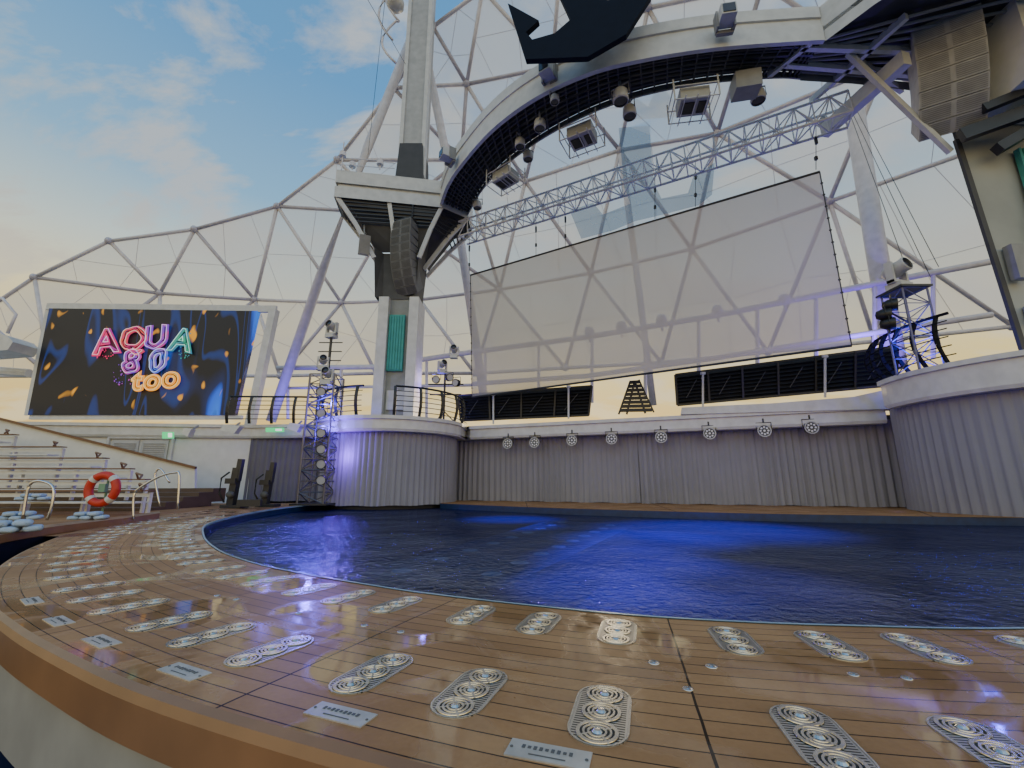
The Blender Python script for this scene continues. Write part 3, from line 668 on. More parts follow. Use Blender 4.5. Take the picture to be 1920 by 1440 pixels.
# ---------- projection screen & truss ----------
ps=thing('projection_screen','huge translucent grey projection screen hanging behind the stage','screen',(4,17,4.9))
s4=[D(885,745,21.0),D(1597,648,14.0),D(1537,322,14.0),D(882,516,21.0)]
mb=MB(); nx,nz=24,10
for j in range(nz+1):
    for i in range(nx+1):
        u=i/nx;v=j/nz; p=s4[0].lerp(s4[1],u).lerp(s4[3].lerp(s4[2],u),v); p=p+Vector((.3,.5,0))*(.25*math.sin(u*9)*math.sin(v*3)); mb.v.append(tuple(p))
for j in range(nz):
    for i in range(nx): a=j*(nx+1)+i; mb.f.append([a,a+1,a+nx+2,a+nx+1])
part('cloth',mb,screenm,ps,True)
for a,b,nm in((3,2,'top_bar'),(0,1,'bottom_bar')):
    mb=MB(); mb.tube(s4[a],s4[b],.045,8); part(nm,mb,darkg,ps)
for a,b in((0,3),(1,2)):
    mb=MB(); mb.tube(s4[a],s4[b],.02,6)
    for k in range(1,14):
        p=s4[a].lerp(s4[b],k/14); mb.box(p,(.07,.05,.05))
    part('edge_cable',mb,darkg,ps)
def truss(p,q,w,name,label,cat,mt_,n,r=.03,parent=None):
    t=thing(name,label,cat,(min(p,q,key=lambda a:a.z)))
    u,v,a=basis(q-p); cor=[(u*i+v*j)*w/2 for i,j in((-1,-1),(1,-1),(1,1),(-1,1))]
    for c in cor:
        mb=MB(); mb.tube(p+c,q+c,r,6); part('chord',mb,mt_,t)
    mb=MB()
    for k in range(n):
        a0=p.lerp(q,k/n); a1=p.lerp(q,(k+1)/n)
        for f in range(4):
            c0,c1=cor[f],cor[(f+1)%4]
            if (k+f)%2: c0,c1=c1,c0
            mb.tube(a0+c0,a1+c1,r*.55,5,cap=False)
            mb.tube(a1+c0,a1+c1,r*.5,5,cap=False)
    part('lattice',mb,mt_,t); return t
tA=D(868,437,20.6); tB=D(1590,205,13.2)
trw=mat('truss_white',(.68,.68,.68),.4)
truss(tA,tB,.85,'lighting_truss','long white lattice truss slung between the pylons above the projection screen','truss',trw,30,.05)
for i,(x,y0,y1) in enumerate([(1005,405,478),(1060,385,462),(1228,325,410),(1304,300,388),(1530,235,318),(880,440,515)]):
    t=(x-868)/(1590-868); Yk=20.8+(13.4-20.8)*t
    mb=MB(); a=D(x,y0,Yk); b=D(x,y1,Yk); mb.tube(a,b,.012,5); mb.box(a.lerp(b,.35),(.08,.08,.3)); mb.box(a.lerp(b,.75),(.09,.09,.14))
    solo('suspension_chain',mb,darkg,'dark suspension chain from lattice truss to projection screen, %s'%['second from the left','third from the left','fourth from the left','fifth from the left','rightmost','leftmost'][i],'chain','chains holding the projection screen')

# ---------- overhead arch ----------
HZ=14.5
ob=[(826,385),(838,350),(862,312),(920,245),(1000,185),(1100,138),(1200,112),(1340,90),(1500,78),(1545,76)]
ib=[(876,406),(886,388),(904,358),(942,316),(1012,264),(1106,214),(1205,180),(1325,157),(1450,147),(1500,149)]
O=catmull([G(x,y,HZ) for x,y in ob],5); I=catmull([G(x,y,HZ) for x,y in ib],5)
ar=thing('overhead_arch','curved white box girder sweeping overhead between the two pylons','arch',(3,12,14.5))
def upz(P,z): return [p+Vector((0,0,z)) for p in P]
def push(P,Q,k): return [p+(p-q).normalized()*k for p,q in zip(P,Q)]
Oo=push(O,I,.06)
mb=MB(); mb.strip(upz(Oo,-.05),upz(Oo,.55)); mb.strip(upz(Oo,.55),upz(O,.57)); mb.strip(upz(O,.57),upz(O,.85)); mb.strip(upz(O,.85),upz(Oo,.87)); mb.strip(upz(Oo,.87),upz(Oo,1.3)); mb.strip(upz(Oo,1.3),upz(push(I,O,.0),1.3)); mb.strip(upz(Oo,-.05),upz([p.lerp(q,.06) for p,q in zip(O,I)],-.05)); mb.strip(upz([p.lerp(q,.06) for p,q in zip(O,I)],-.05),upz([p.lerp(q,.06) for p,q in zip(O,I)],.3))
part('outer_fascia',mb,white,ar)
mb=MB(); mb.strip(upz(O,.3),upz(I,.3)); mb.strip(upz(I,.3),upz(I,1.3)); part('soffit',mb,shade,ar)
mb=MB(); mb.strip(upz(I,-.02),upz(I,.28)); mb.strip(upz(I,-.02),upz([q.lerp(p,.04) for p,q in zip(O,I)],-.02)); part('inner_rim',mb,grey,ar)
for k,(tt,rr) in enumerate([(.2,.06),(.3,.035),(.42,.07),(.55,.04),(.66,.06),(.78,.04)]):
    mb=MB(); mb.path([p.lerp(q,tt)+Vector((0,0,.12)) for p,q in zip(O,I)],rr,6); part('pipe',mb,spkd if k%2 else darkg,ar)
for k in range(2,len(O)-1,1):
    mb=MB(); mb.bar(O[k].lerp(I[k],.06)+Vector((0,0,.12)),I[k]+Vector((0,0,.12)),.05,.12); part('rib',mb,spkd,ar)

# ---------- left pylon ----------
py=thing('pylon','tall white left pylon with teal panel, carrying the round platform','pylon',(-5.55,20.3,3.45))
def quadbox(x0,x1,y0,y1,Y,dep,name,m,parent):
    a=D(x0,y1,Y);b=D(x1,y1,Y);c=D(x1,y0,Y);d=D(x0,y0,Y)
    xm0=(a.x+d.x)/2; xm1=(b.x+c.x)/2
    mb=MB(); mb.slab([(xm0,Y,a.z),(xm1,Y,a.z),(xm1,Y,d.z),(xm0,Y,d.z)],(0,dep,0)); return part(name,mb,m,parent)
quadbox(703,722,556,782,19.6,1.5,'cheek',white,py)
quadbox(762,780,556,782,19.6,1.5,'cheek',white,py)
quadbox(722,762,556,782,19.95,1.1,'core',mat('core_paint',(.24,.25,.24),.5),py)
quadbox(727,757,590,695,19.8,.14,'teal_panel',teal,py)
for k in range(6):
    quadbox(728+k*5,731+k*5,592,693,19.76,.06,'teal_pleat',teal,py)
quadbox(724,757,732,768,19.86,.08,'service_door',mat('door_grey',(.5,.5,.49),.5),py)
mb=MB(); x0,x1=D(703,550,19.6).x,D(780,550,19.6).x
za=D(740,556,19.6).z; zb=D(740,470,19.6).z
mb.add([(x0,19.6,za),(x1,19.6,za),(x1,21.1,za),(x0,21.1,za),(x0-.1,19.3,zb),(x1+.1,19.3,zb),(x1+.1,21.4,zb),(x0-.1,21.4,zb),(x0+.3,19.9,za),(x1-.3,19.9,za),(x1-.2,19.9,zb),(x0+.2,19.9,zb)],[(0,3,7,4),(1,2,6,5),(2,3,7,6),(8,9,10,11),(0,8,11,4),(1,9,10,5)])
part('neck',mb,spkd,py)
pf=[G(632,368,14.4),G(730,378,14.4),G(828,388,14.4)]
rimP=[Vector((-8.4,21.6,14.4)),Vector((-8.75,20.3,14.4)),pf[0],pf[1],pf[2],Vector((-2.3,20.4,14.4)),Vector((-2.2,21.8,14.4))]
neckP=[Vector((x0-.1,21.4,zb)),Vector((x0-.1,20.6,zb)),Vector((x0-.1,19.4,zb)),Vector(((x0+x1)/2,19.35,zb)),Vector((x1+.1,19.4,zb)),Vector((x1+.1,20.6,zb)),Vector((x1+.1,21.4,zb))]
mb=MB(); mid=[p.lerp(q,.42)+Vector((0,0,.45)) for p,q in zip(rimP,neckP)]
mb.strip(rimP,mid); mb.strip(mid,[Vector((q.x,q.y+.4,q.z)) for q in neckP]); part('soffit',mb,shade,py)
for p,q in list(zip(rimP,neckP))[0:7]:
    mb=MB(); q2=q+Vector((0,0,-.5)); mb.bar(p+Vector((0,0,-.02)),p.lerp(q,.5)+Vector((0,0,-.1)),.12,.2); mb.bar(p.lerp(q,.5)+Vector((0,0,-.1)),q2,.12,.2); part('bracket_rib',mb,white,py)
for k in range(1,7):
    mb=MB(); t=k/13; mb.path([p.lerp(q,t)+Vector((0,0,-.03)) for p,q in zip(rimP,neckP)],.04,5); part('soffit_bar',mb,darkg,py)
mb=MB(); mb.prism([(p.x,p.y) for p in rimP],14.4,14.55)
out_=[Vector((p.x-.1 if p.x<-7 else p.x,p.y-(.12 if p.y<20 else 0),0)) for p in rimP]
mb.strip(upz(out_,14.3),upz(out_,14.9)); mb.strip(upz(out_,14.9),upz([Vector((p.x,p.y,0)) for p in rimP],14.92)); mb.strip(upz([Vector((p.x,p.y,0)) for p in rimP],14.92),upz([Vector((p.x,p.y,0)) for p in rimP],15.1)); mb.strip(upz(out_,15.1),upz(out_,15.75)); mb.prism([(p.x,p.y) for p in out_],15.74,15.8)
part('platform',mb,white,py)
def mastbox(x0,x1,y0,y1,z0,z1,tx=0): 
    return MB().add([(x0,y0,z0),(x1,y0,z0),(x1,y1,z0),(x0,y1,z0),(x0+tx,y0,z1),(x1-tx,y0,z1),(x1-tx,y1,z1),(x0+tx,y1,z1)],[(0,1,2,3)[::-1],(4,5,6,7),(0,1,5,4),(1,2,6,5),(2,3,7,6),(3,0,4,7)])
part('mast',mastbox(-5.95,-4.75,20.1,21.4,15.8,34),mat('mast_paint',(.40,.40,.40),.45),py)
part('mast_edge',mastbox(-6.05,-5.85,20.0,20.5,15.8,34),white,py)
part('mast_edge',mastbox(-4.85,-4.65,20.0,20.5,15.8,34),white,py)
part('mast_base',mastbox(-6.1,-4.6,19.8,21.5,15.8,18.4,.15),shade,py)
for k,(y0,y1) in enumerate([(-60,40),(40,118),(-20,75)]):
    mb=MB(); P=[D(748,y0,20)]; 
    for i in range(9): 
        t=i/8; P.append(D(748-26*math.sin(math.pi*t)-(6*k),y0+(y1-y0)*t,20))
    mb.path(P,.07,7); part('hoop_pipe',mb,tubew,py,True)
mb=MB(); mb.lathe([(0,.4),(.45,.4),(.5,0),(.4,-.3),(.1,-.35)],D(742,8,20),(0,-1,.2),16); part('radar_dish',mb,white,py,True)

# line arrays
def line_array(loc,n,w,h,dp,rz,name,label,m,gm,curve=.05,hang=1.0):
    t=thing(name,label,'speaker array',loc)
    M0=Matrix.Translation(loc)@Matrix.Rotation(rz,4,'Z')
    pos=Vector((0,0,0))
    for k in range(n):
        tilt=curve*k*k/n*1.6
        M=M0@Matrix.Translation(pos)@Matrix.Rotation(tilt,4,'X')
        mb=MB(); vs=[M@Vector(p) for p in[(-w/2,0,0),(w/2,0,0),(w/2,0,-h*.95),(-w/2,0,-h*.95),(-w*.42,dp,-h*.1),(w*.42,dp,-h*.1),(w*.42,dp,-h*.84),(-w*.42,dp,-h*.84)]]
        mb.add(vs,[(0,1,2,3),(4,5,6,7),(0,1,5,4),(2,3,7,6),(1,2,6,5),(0,3,7,4)]); c=part('cabinet',mb,m,t)
        m2=MB(); 
        for r_ in range(7):
            zt=-h*(.10+.115*r_)
            for x_a,x_b in((-.47,-.04),(.04,.47)):
                m2.add([M@Vector(p) for p in[(x_a*w,-.012,zt),(x_b*w,-.012,zt),(x_b*w,-.012,zt-h*.05),(x_a*w,-.012,zt-h*.05)]],[(0,1,2,3)])
        part('grille',m2,gm,c)
        pos=pos+Vector((0,math.sin(tilt)*h,-math.cos(tilt)*h))
    mb=MB(); mb.boxm(M0@Matrix.Translation((0,dp/2,.08)),w*.9,dp*.8,.1)
    for sx_ in(-.3,.3): mb.tube(M0@Vector((sx_*w,dp/2,.1)),M0@Vector((sx_*w,dp/2,.1+hang)),.04,6)
    part('flying_frame',mb,darkg,t)
line_array(D(752,412,19.0),9,1.15,.42,.8,R(-22),'line_array','curved grey speaker array hanging under the platform of the left pylon',mat('array_grey',(.17,.17,.17),.7),spkd,.06)
beige=mat('array_beige',(.38,.37,.35),.7,bump=.3,bscale=60); beiged=mat('array_grille',(.24,.235,.225),.8)
line_array(Vector((13.3,10.6,16.7)),11,1.6,.49,1.3,R(-30),'line_array','large grey-beige speaker array hanging at the top right corner',beige,beiged,.055)
mb=MB(); mb.box(D(683,460,19.2),(.5,.5,.9),.4,.3); mb.tube(D(683,440,19.2),D(683,400,19.4),.04); solo('spot_speaker',mb,grey,'small grey box hung under the left side of the pylon platform','speaker')

# ---------- right pylon and platform ----------
pr=thing('pylon','massive right pylon at the photo edge with dark brackets and teal cloth','pylon',(16.4,13.4,4.1))
shp=mat('shaft_paint',(.36,.37,.35),.6,var=.15,scale=.6)
mb=MB(); mb.add([(14.95,12.3,4.1),(18.6,12.3,4.1),(19,14.2,4.1),(17.4,14.2,4.1),(14.1,12.0,14.4),(18.4,12.0,14.4),(19,14.2,14.4),(16.9,14.2,14.4)],[(0,1,2,3)[::-1],(4,5,6,7),(0,1,5,4),(1,2,6,5),(2,3,7,6),(3,0,4,7)]); part('shaft',mb,shp,pr)
mb=MB()
mb.bar((14.93,12.22,4.1),(14.3,12.0,11.6),.10,.16); part('edge_trim',mb,shade,pr)
mb=MB(); mb.box((16.9,11.98,9.4),(1.7,.1,3.6)); 
for k in range(12): mb.tube((16.1+k*.14,11.9,7.6),(16.1+k*.14,11.9,11.2),.05,6)
part('teal_cloth',mb,teal,pr)
mb=MB(); mb.add([(15.0,10.2,12.4),(19,10.2,12.4),(19,12,12.2),(15.0,12,12.2),(14.7,10.0,18),(19,10.0,18),(19,12,18),(14.7,12,18)],[(0,1,2,3)[::-1],(4,5,6,7),(0,1,5,4),(1,2,6,5),(2,3,7,6),(3,0,4,7)]); part('head_block',mb,wallw,pr)
for (a,b,c_,d_) in [((14.0,11.6,11.4),(17.2,10.6,12.2),.22,.4),((14.4,11.2,12.0),(17.5,10.2,12.9),.2,.25),((15.0,11.6,10.9),(16.6,11.2,11.8),.3,.3)]:
    mb=MB(); mb.bar(a,b,c_,d_); part('dark_bracket',mb,darkg,pr)
mb=MB(); mb.box((15.15,12.0,7.3),(.35,.25,1.1)); part('cable_box',mb,grey,pr)
mb=MB(); mb.box((15.35,12.05,5.7),(.3,.3,.5)); part('cable_box',mb,grey,pr)
rp=thing('overhead_platform','dark underside of the overhead platform with white beams joining arch and right pylon','platform',(13,11.5,14.5))
poly=[G(1500,149,HZ),G(1545,76,HZ),G(1640,5,HZ),Vector((12.2,8.2,HZ)),Vector((19,7.5,HZ)),Vector((19,13.5,HZ)),G(1712,168,HZ),G(1600,155,HZ)]
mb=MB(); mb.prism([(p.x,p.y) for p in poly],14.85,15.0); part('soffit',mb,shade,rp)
mb=MB(); mb.strip(upz(poly[1:4],-.05),upz(poly[1:4],1.3)); part('fascia',mb,white,rp)
mb=MB(); mb.strip(upz([poly[0],poly[7],poly[6],poly[5]],-.05),upz([poly[0],poly[7],poly[6],poly[5]],.3)); part('rear_rim',mb,grey,rp)
for a,b in [((1440,142),(1520,78)),((1520,190),(1700,30)),((1590,100),(1690,170)),((1500,88),(1720,95)),((1470,120),(1715,140))]:
    mb=MB(); mb.bar(G(*a,14.6),G(*b,14.6),.14,.22); part('beam',mb,white,rp)
for k in range(9):
    t=.12+k*.1; mb=MB(); mb.tube(poly[1].lerp(poly[0],t)+Vector((0,0,.2)),poly[4].lerp(poly[5],t)+Vector((0,0,.2)),.05,6); part('pipe',mb,grey,rp)
mb=MB(); mb.bar(G(1545,247,13.9),G(1700,108,13.9),.3,.5); part('cantilever_beam',mb,white,rp)
mb=MB(); mb.bar(G(1590,100,14.6),D(1782,285,12.0),.13,.2); part('diagonal_brace',mb,white,rp)
mb=MB(); mb.bar(G(1548,250,13.9)+Vector((0,0,.1)),G(1548,250,13.9)+Vector((0,0,.7)),.2,.2); part('end_post',mb,grey,rp)

# ---------- moving heads ----------
def head_proto(body):
    t=thing('moving_head','x','stage light')
    mb=MB(); mb.box((0,0,.07),(.36,.3,.14)); part('base',mb,body,t)
    mb=MB(); mb.box((-.2,0,.36),(.06,.14,.46)); mb.box((.2,0,.36),(.06,.14,.46)); mb.box((0,0,.17),(.46,.16,.06)); part('yoke',mb,body,t)
    ax=Vector((0,-1,.25)).normalized(); c=Vector((0,0,.46))
    mb=MB(); mb.lathe([(0,-.24),(.1,-.23),(.15,-.15),(.16,0),(.14,.12),(.155,.22),(.13,.24)],c,ax,16); h=part('head',mb,body,t,True)
    mb=MB(); mb.lathe([(0,.21),(.125,.215),(.13,.19)],c,ax,16); part('lens',mb,lens,h,True)
    return t
mw=head_proto(mat('lamp_white',(.5,.5,.49),.4)); mw['group']='moving head stage lights'
fw=[True]
def mh(proto,flag,loc,label,sc=1,rz=0):
    place(proto,flag[0],loc,rz,label,sc); flag[0]=False
pt_=thing('par_lamp','x','stage light',group='short can stage lamps')
mb=MB(); mb.lathe([(0,.22),(.1,.2),(.16,.08),(.17,-.12),(.15,-.13)],(0,0,0),(0,1,.1),14); part('can',mb,black,pt_,True)
mb=MB(); mb.lathe([(0,-.11),(.15,-.11)],(0,0,0),(0,1,.1),14); part('lens',mb,lensr,pt_)
mb=MB(); mb.path([(-.19,0,0),(-.19,0,.25),(.19,0,.25),(.19,0,0)],.015,5); part('bracket',mb,darkg,pt_)
fp=[True]
def par(loc,label,sc=1,rz=0): place(pt_,fp[0],loc,rz,label,sc); fp[0]=False

# left lighting tower
TX=D(592,940,17.9).x
tb=Vector((TX,17.9,.0)); tt_=Vector((TX,17.9,D(592,706,17.9).z))
mt_=truss(tb+Vector((0,0,.05)),tt_,1.0,'lighting_tower','blue lit lattice lighting tower standing at the left edge of the pool','lighting tower',mat('tower_metal',(.12,.12,.15),.35,.6),12,.045)
mb=MB(); mb.box(tb+Vector((0,0,.03)),(1.4,1.4,.06)); part('base_plate',mb,darkg,mt_)
mb=MB(); mb.tube(tt_,tt_+Vector((0,0,1.9)),.06,8); 
for k in range(4): mb.tube(tt_+Vector((-.5,0,.3+k*.4)),tt_+Vector((.5,0,.3+k*.4)),.025,5)
part('mast',mb,darkg,mt_)
mh(mw,fw,D(612,722,17.3),'white moving head on the right side of the lighting tower top',1.1)
mh(mw,fw,D(603,706,17.6)+Vector((0,0,.25)),'white moving head in the middle of the lighting tower top',1.0,.4)
mh(mw,fw,tt_+Vector((0,0,1.7)),'white moving head on the very top of the left lighting tower',1.15,-.3)
for k,y in enumerate([735,775,812,842,870,900]):
    p=D(603,y,17.25); par(p,'round black lamp on the left lighting tower, %s from the top'%ords[k],1.1,.2)
mb=MB(); bz=Vector((D(832,778,20.5).x,20.5,3.45)); mb.tube(bz,bz+Vector((0,0,2.6)),.05,8)
for k in(0,1,2): a=k*2.1; mb.tube(bz+Vector((0,0,.7)),bz+Vector((.7*math.cos(a),.7*math.sin(a),0)),.03,6)
mb.tube(bz+Vector((-.8,0,2.0)),bz+Vector((.9,0,2.0)),.035,6); mb.tube(bz+Vector((-.7,0,1.5)),bz+Vector((.8,0,1.5)),.035,6)
solo('light_stand',mb,darkg,'black tripod light stand on the balcony right of the left pylon','stand')
mh(mw,fw,D(851,672,20.4),'white moving head above the light stand right of the left pylon',1.0)
mh(mw,fw,D(829,700,20.4),'white moving head on the light stand right of the left pylon',1.0,.6)
par(D(818,712,20.2),'black can lamp on the light stand, left one',1.1); par(D(842,708,20.2),'black can lamp on the light stand, upper right one',1.1,.5); par(D(856,718,20.2),'black can lamp on the light stand, far right one',1.1,-.4)
# right tower
rb=Vector((D(1722,680,12.6).x,12.6,4.05)); rtp=Vector((rb.x,12.6,D(1722,548,12.6).z))
rt=truss(rb,rtp,.75,'lighting_tower','short blue lit lattice tower on the right bay behind the curved railing','lighting tower',mat('tower_blue_lit_metal',(.14,.14,.24),.45,.3),5,.03)  # blue glow of its lamps put into the metal colour
mb=MB(); mb.box(rtp+Vector((0,0,.03)),(.95,.95,.06)); part('top_plate',mb,darkg,rt)
mh(mw,fw,rtp+Vector((-.1,0,.06)),'large white moving head on top of the right lighting tower',1.5,.3)
for k,(x,y) in enumerate([(1672,572),(1660,590),(1668,607)]): par(D(x,y,12.4),'black can lamp left of the right lighting tower, %s from the top'%ords[k],1.1,.9)
mb=MB(); mb.tube(D(1672,560,12.45),D(1668,625,12.45),.03,6); mb.tube(D(1668,585,12.45),rb.lerp(rtp,.6),.03,6); solo('lamp_arm',mb,darkg,'dark arm carrying the can lamps beside the right lighting tower','arm')
# wash lamps under the balcony
wp=thing('wash_lamp','x','stage light',group='round wash lamps hung under the rear balcony')
mb=MB(); mb.lathe([(0,.22),(.14,.2),(.2,.08),(.22,-.05),(.2,-.08),(0,-.055)],(0,0,0),(0,1,.0),18); part('body',mb,mat('lamp_body_grey',(.07,.07,.07),.5),wp,True)
mb=MB(); mb.lathe([(0,-.09),(.040,-.09)],(0,0,0),(0,1,0),8)
for k in range(8): mb.lathe([(0,-.09),(.038,-.09)],(.125*math.cos(k*math.pi/4),-.0,.125*math.sin(k*math.pi/4)),(0,1,0),8)
part('lens_cluster',mb,mat('lamp_lens_pale',(.65,.65,.67),.3),wp)
mb=MB(); mb.lathe([(.215,-.06),(.225,-.11),(.19,-.11),(.185,-.06)],(0,0,0),(0,1,0),18); part('ring',mb,mat('lamp_ring_grey',(.45,.45,.45),.4),wp)
mb=MB(); mb.path([(-.24,0,0),(-.24,0,.3),(.24,0,.3),(.24,0,0)],.018,5); mb.tube((0,0,.3),(0,0,.45),.03,6); part('bracket',mb,darkg,wp)
for k,(x,y) in enumerate([(953,831),(1003,829),(1073,825),(1147,822),(1240,819),(1330,812),(1433,807),(1520,801)]):
    a=Vector((B0.x,B0.y,0))+nB*.65; b=Vector((B1.x,B1.y,0))+nB*.65
    p=Wp(x,y+1,a,b); place(wp,k==0,p,R(-20)+.1*math.sin(k*3),'round wash lamp hanging over the rear curtain, %s from the left'%ords[k],1.05)

# lamps under the arch
al=thing('arch_lamp','x','stage light',group='white drum lamps hung under the overhead arch')
mb=MB(); mb.lathe([(0,.2),(.16,.2),(.22,.12),(.24,-.15),(.22,-.22),(.2,-.22)],(0,0,-.5),(0,0,1),18); part('housing',mb,mat('lamp_housing_white',(.45,.45,.45),.4),al,True)
mb=MB(); mb.lathe([(0,-.19),(.2,-.19)],(0,0,-.5),(0,0,1),18); part('lens',mb,lens,al)
mb=MB(); mb.path([(-.27,0,-.5),(-.27,0,-.15),(.27,0,-.15),(.27,0,-.5)],.025,5); mb.tube((0,0,-.15),(0,0,.15),.05,6); part('bracket',mb,grey,al)
for k,(x,y) in enumerate([(895,392),(990,300),(975,276),(1012,240),(1180,214),(1163,182),(1420,184),(1040,198)]):
    p=G(x,y-8,14.1)+Vector((0,0,.45)); place(al,k==0,p,k*.5,'white drum lamp under the overhead arch, %s'%['lowest at the left end','just above the lowest','third up from the left end','fourth up from the left end','lower of the middle pair','upper of the middle pair','right one below the platform','small one close to the front rim'][k],[.9,.9,.9,.95,1.05,1.15,1.05,.7][k])
cg=thing('winch_box','x','winch box',group='framed winch boxes under the overhead arch')
mb=MB(); mb.box((0,0,-.3),(1.0,.8,.5)); part('case',mb,mat('case_white',(.4,.4,.38),.5),cg)
mb=MB(); mb.box((-.2,0,-.56),(.42,.5,.05)); mb.box((.27,0,-.56),(.25,.5,.05)); part('opening',mb,black,cg)
mb=MB()
for a in(-.75,.75):
    for b in(-.55,.55): mb.tube((a,b,-.65),(a,b,.2),.03,5)
for z in(-.65,-.1):
    mb.path([(-.75,-.55,z),(.75,-.55,z),(.75,.55,z),(-.75,.55,z),(-.75,-.55,z)],.025,5)
for a in(-.4,0,.4): mb.tube((a,-.7,-.65),(a,.7,-.65),.02,5)
part('cage',mb,white,cg)
for k,(x,y,s_) in enumerate([(948,346,.9),(1092,268,.95),(1300,205,.95)]):
    place(cg,k==0,G(x,y,13.4)+Vector((0,0,.6)),[-.7,-.5,-.15][k],'framed white winch box with dark opening, %s under the arch'%['leftmost','middle','rightmost'][k],s_)
mb=MB(); p=G(1398,160,14.0); mb.box(p,(.8,.7,.6),-.2,.1); solo('speaker_box',mb,grey,'grey box hung below the right end of the arch','speaker')
cf=thing('fascia_fixture','x','light fixture',group='white fixtures bolted to the front of the arch')
mb=MB(); mb.box((0,-.3,.1),(.45,.5,.4)); part('housing',mb,white,cf)
mb=MB(); mb.box((0,-.56,.1),(.36,.03,.3)); part('lens',mb,lens,cf)
mb=MB(); mb.box((-.25,-.1,.1),(.06,.3,.6)); mb.box((.25,-.1,.1),(.06,.3,.6)); mb.box((0,0,-.2),(.5,.12,.12)); part('bracket',mb,grey,cf)
for k,(x,y) in enumerate([(1352,62),(1035,155),(852,300)]):
    p=G(x,y+8,14.9); place(cf,k==0,p+Vector((-.05,-.3,0)),[-.15,-.6,-1.0][k],'white light fixture on the outer face of the arch, %s'%['upper right','beside the anchor emblem','lowest near the left pylon'][k],1.0)
for k,(x,h_) in enumerate([(640,1.6),(712,.7),(660,.5)]):
    p=D(x,318,18.95); mb=MB(); mb.tube(p,p+Vector((0,0,h_)),.03,6); mb.lathe([(0,.15),(.15,.12),(.17,-.12),(0,-.15)],p+Vector((0,0,h_*.55)),n=10); solo('antenna',mb,tubew,['thin white antenna mast on the left corner of the pylon platform','round white dome on the right of the pylon platform','short stub post on the left of the pylon platform'][k],'antenna')
mb=MB(); mb.path([D(632,322,19),D(628,295,19),D(700,300,19.2),D(740,306,19.6)],.025,5); mb.path([D(630,308,19),D(700,313,19.2),D(740,316,19.6)],.02,5); solo('platform_rail',mb,tubew,'thin guard rail around the pylon platform','railing')

# ---------- railings ----------
def railing(P,z,h,name,label,lean=.15,nr=5,ps=1.1,r=.03,m=black):
    t=thing(name,label,'railing',(P[0].x,P[0].y,z)); rs=resample(P,.25); pts=[p for p,s in rs]
    nn=[]
    for i in range(len(pts)):
        a=pts[min(i+1,len(pts)-1)]-pts[max(i-1,0)]; nn.append(Vector((a.y,-a.x,0)).normalized())
    def prf(v): return lean*math.sin(v*math.pi*.9)*1.0
    mb=MB(); mb.path([p+n*prf(1)+Vector((0,0,z+h)) for p,n in zip(pts,nn)],r*1.5,6); part('top_rail',mb,m,t)
    for k in range(1,nr+1):
        v=k/(nr+1); mb=MB(); mb.path([p+n*prf(v)+Vector((0,0,z+h*v)) for p,n in zip(pts,nn)],r*.6,5); part('rail',mb,m,t)
    step=max(1,int(ps/.25))
    for i in range(0,len(pts),step):
        mb=MB(); Q=[pts[i]+nn[i]*prf(v/5)+Vector((0,0,z+h*v/5)) for v in range(6)]
        for q0,q1_ in zip(Q,Q[1:]): mb.bar(q0,q1_,.05,.12)
        part('post',mb,m,t)
    return t
matteb=mat('railing_black',(.012,.012,.014),.8,spec=.1)
railing([Vector((-13.1,20.0,0)),Vector((-9.8,20.1,0))]+arc(cL,3.2,190,262,16),3.5,1.25,'railing','black curved railing on the balcony left of the left pylon')
railing(arc(cL,3.2,285,345,14)+[Vector((-2.3,21.5,0))],3.5,1.25,'railing','black curved railing on the balcony right of the left pylon')
railing([Vector((-30,18.5,0)),Vector((-24,19.2,0))],3.5,1.3,'railing','pale railing at the far left of the balcony beside the video screen',0,6,1.5,.03,tubew)
railing(arc(cR,3.3,150,202,16),4.12,1.45,'railing','black curved railing round the right bay below the blue tower',.35,5,.5,.03,matteb)
def louvre(q,label,nb):
    pa=B0+nB*.15;pb=B1+nB*.15
    P=[Wp(x,y,pa,pb) for x,y in q]  # bl br tr tl
    t=thing('louvre_panel',label,'louvre panel',P[0].lerp(P[1],.5),'black slatted panels on the rear balcony')
    mb=MB(); mb.slab([p-nB*.10 for p in P],-nB*.03); part('backing',mb,black,t)
    mb=MB()
    for k in range(9):
        v=k/9; a=P[0].lerp(P[3],v);b=P[1].lerp(P[2],v)
        h=(P[3]-P[0]).length/9*.95
        mb.slab([a,b,b+Vector((0,0,h))-nB*.09,a+Vector((0,0,h))-nB*.09],nB*.02)
    part('slats',mb,black,t)
    mb=MB()
    for a,b in((0,1),(3,2),(0,3),(1,2)): mb.bar(P[a]+nB*.03,P[b]+nB*.03,.05,.09)
    for k in range(1,nb):
        u=k/nb; a=P[0].lerp(P[1],u); b=P[3].lerp(P[2],u); mb.bar(a+nB*.03,b+nB*.03,.04,.08)
    part('frame',mb,black,t)
    for k in range(nb):
        u=(k+.3)/nb; a=P[0].lerp(P[1],u).lerp(P[3].lerp(P[2],u),.2)+nB*.1; b=P[0].lerp(P[1],u+.35/nb).lerp(P[3].lerp(P[2],u+.35/nb),.75)+nB*.1
        mb=MB(); mb.bar(a,b,.022,.022); part('stay',mb,spkd,t)
louvre([(864,789),(1104,779),(1110,724),(860,742)],'shorter black slatted panel on the rear balcony, left of the gap',4)
louvre([(1270,760),(1680,722),(1682,650),(1266,703)],'longer black slatted panel on the rear balcony, right of the gap',6)
def xf(x,y,k=.2): return Wp(x,y,B0+nB*k,B1+nB*k)
mb=MB()
for a,b in(((1160,777),(1182,714)),((1175,777),(1190,714)),((1210,775),(1190,714)),((1226,773),(1198,712))): mb.bar(xf(*a),xf(*b),.07,.07)
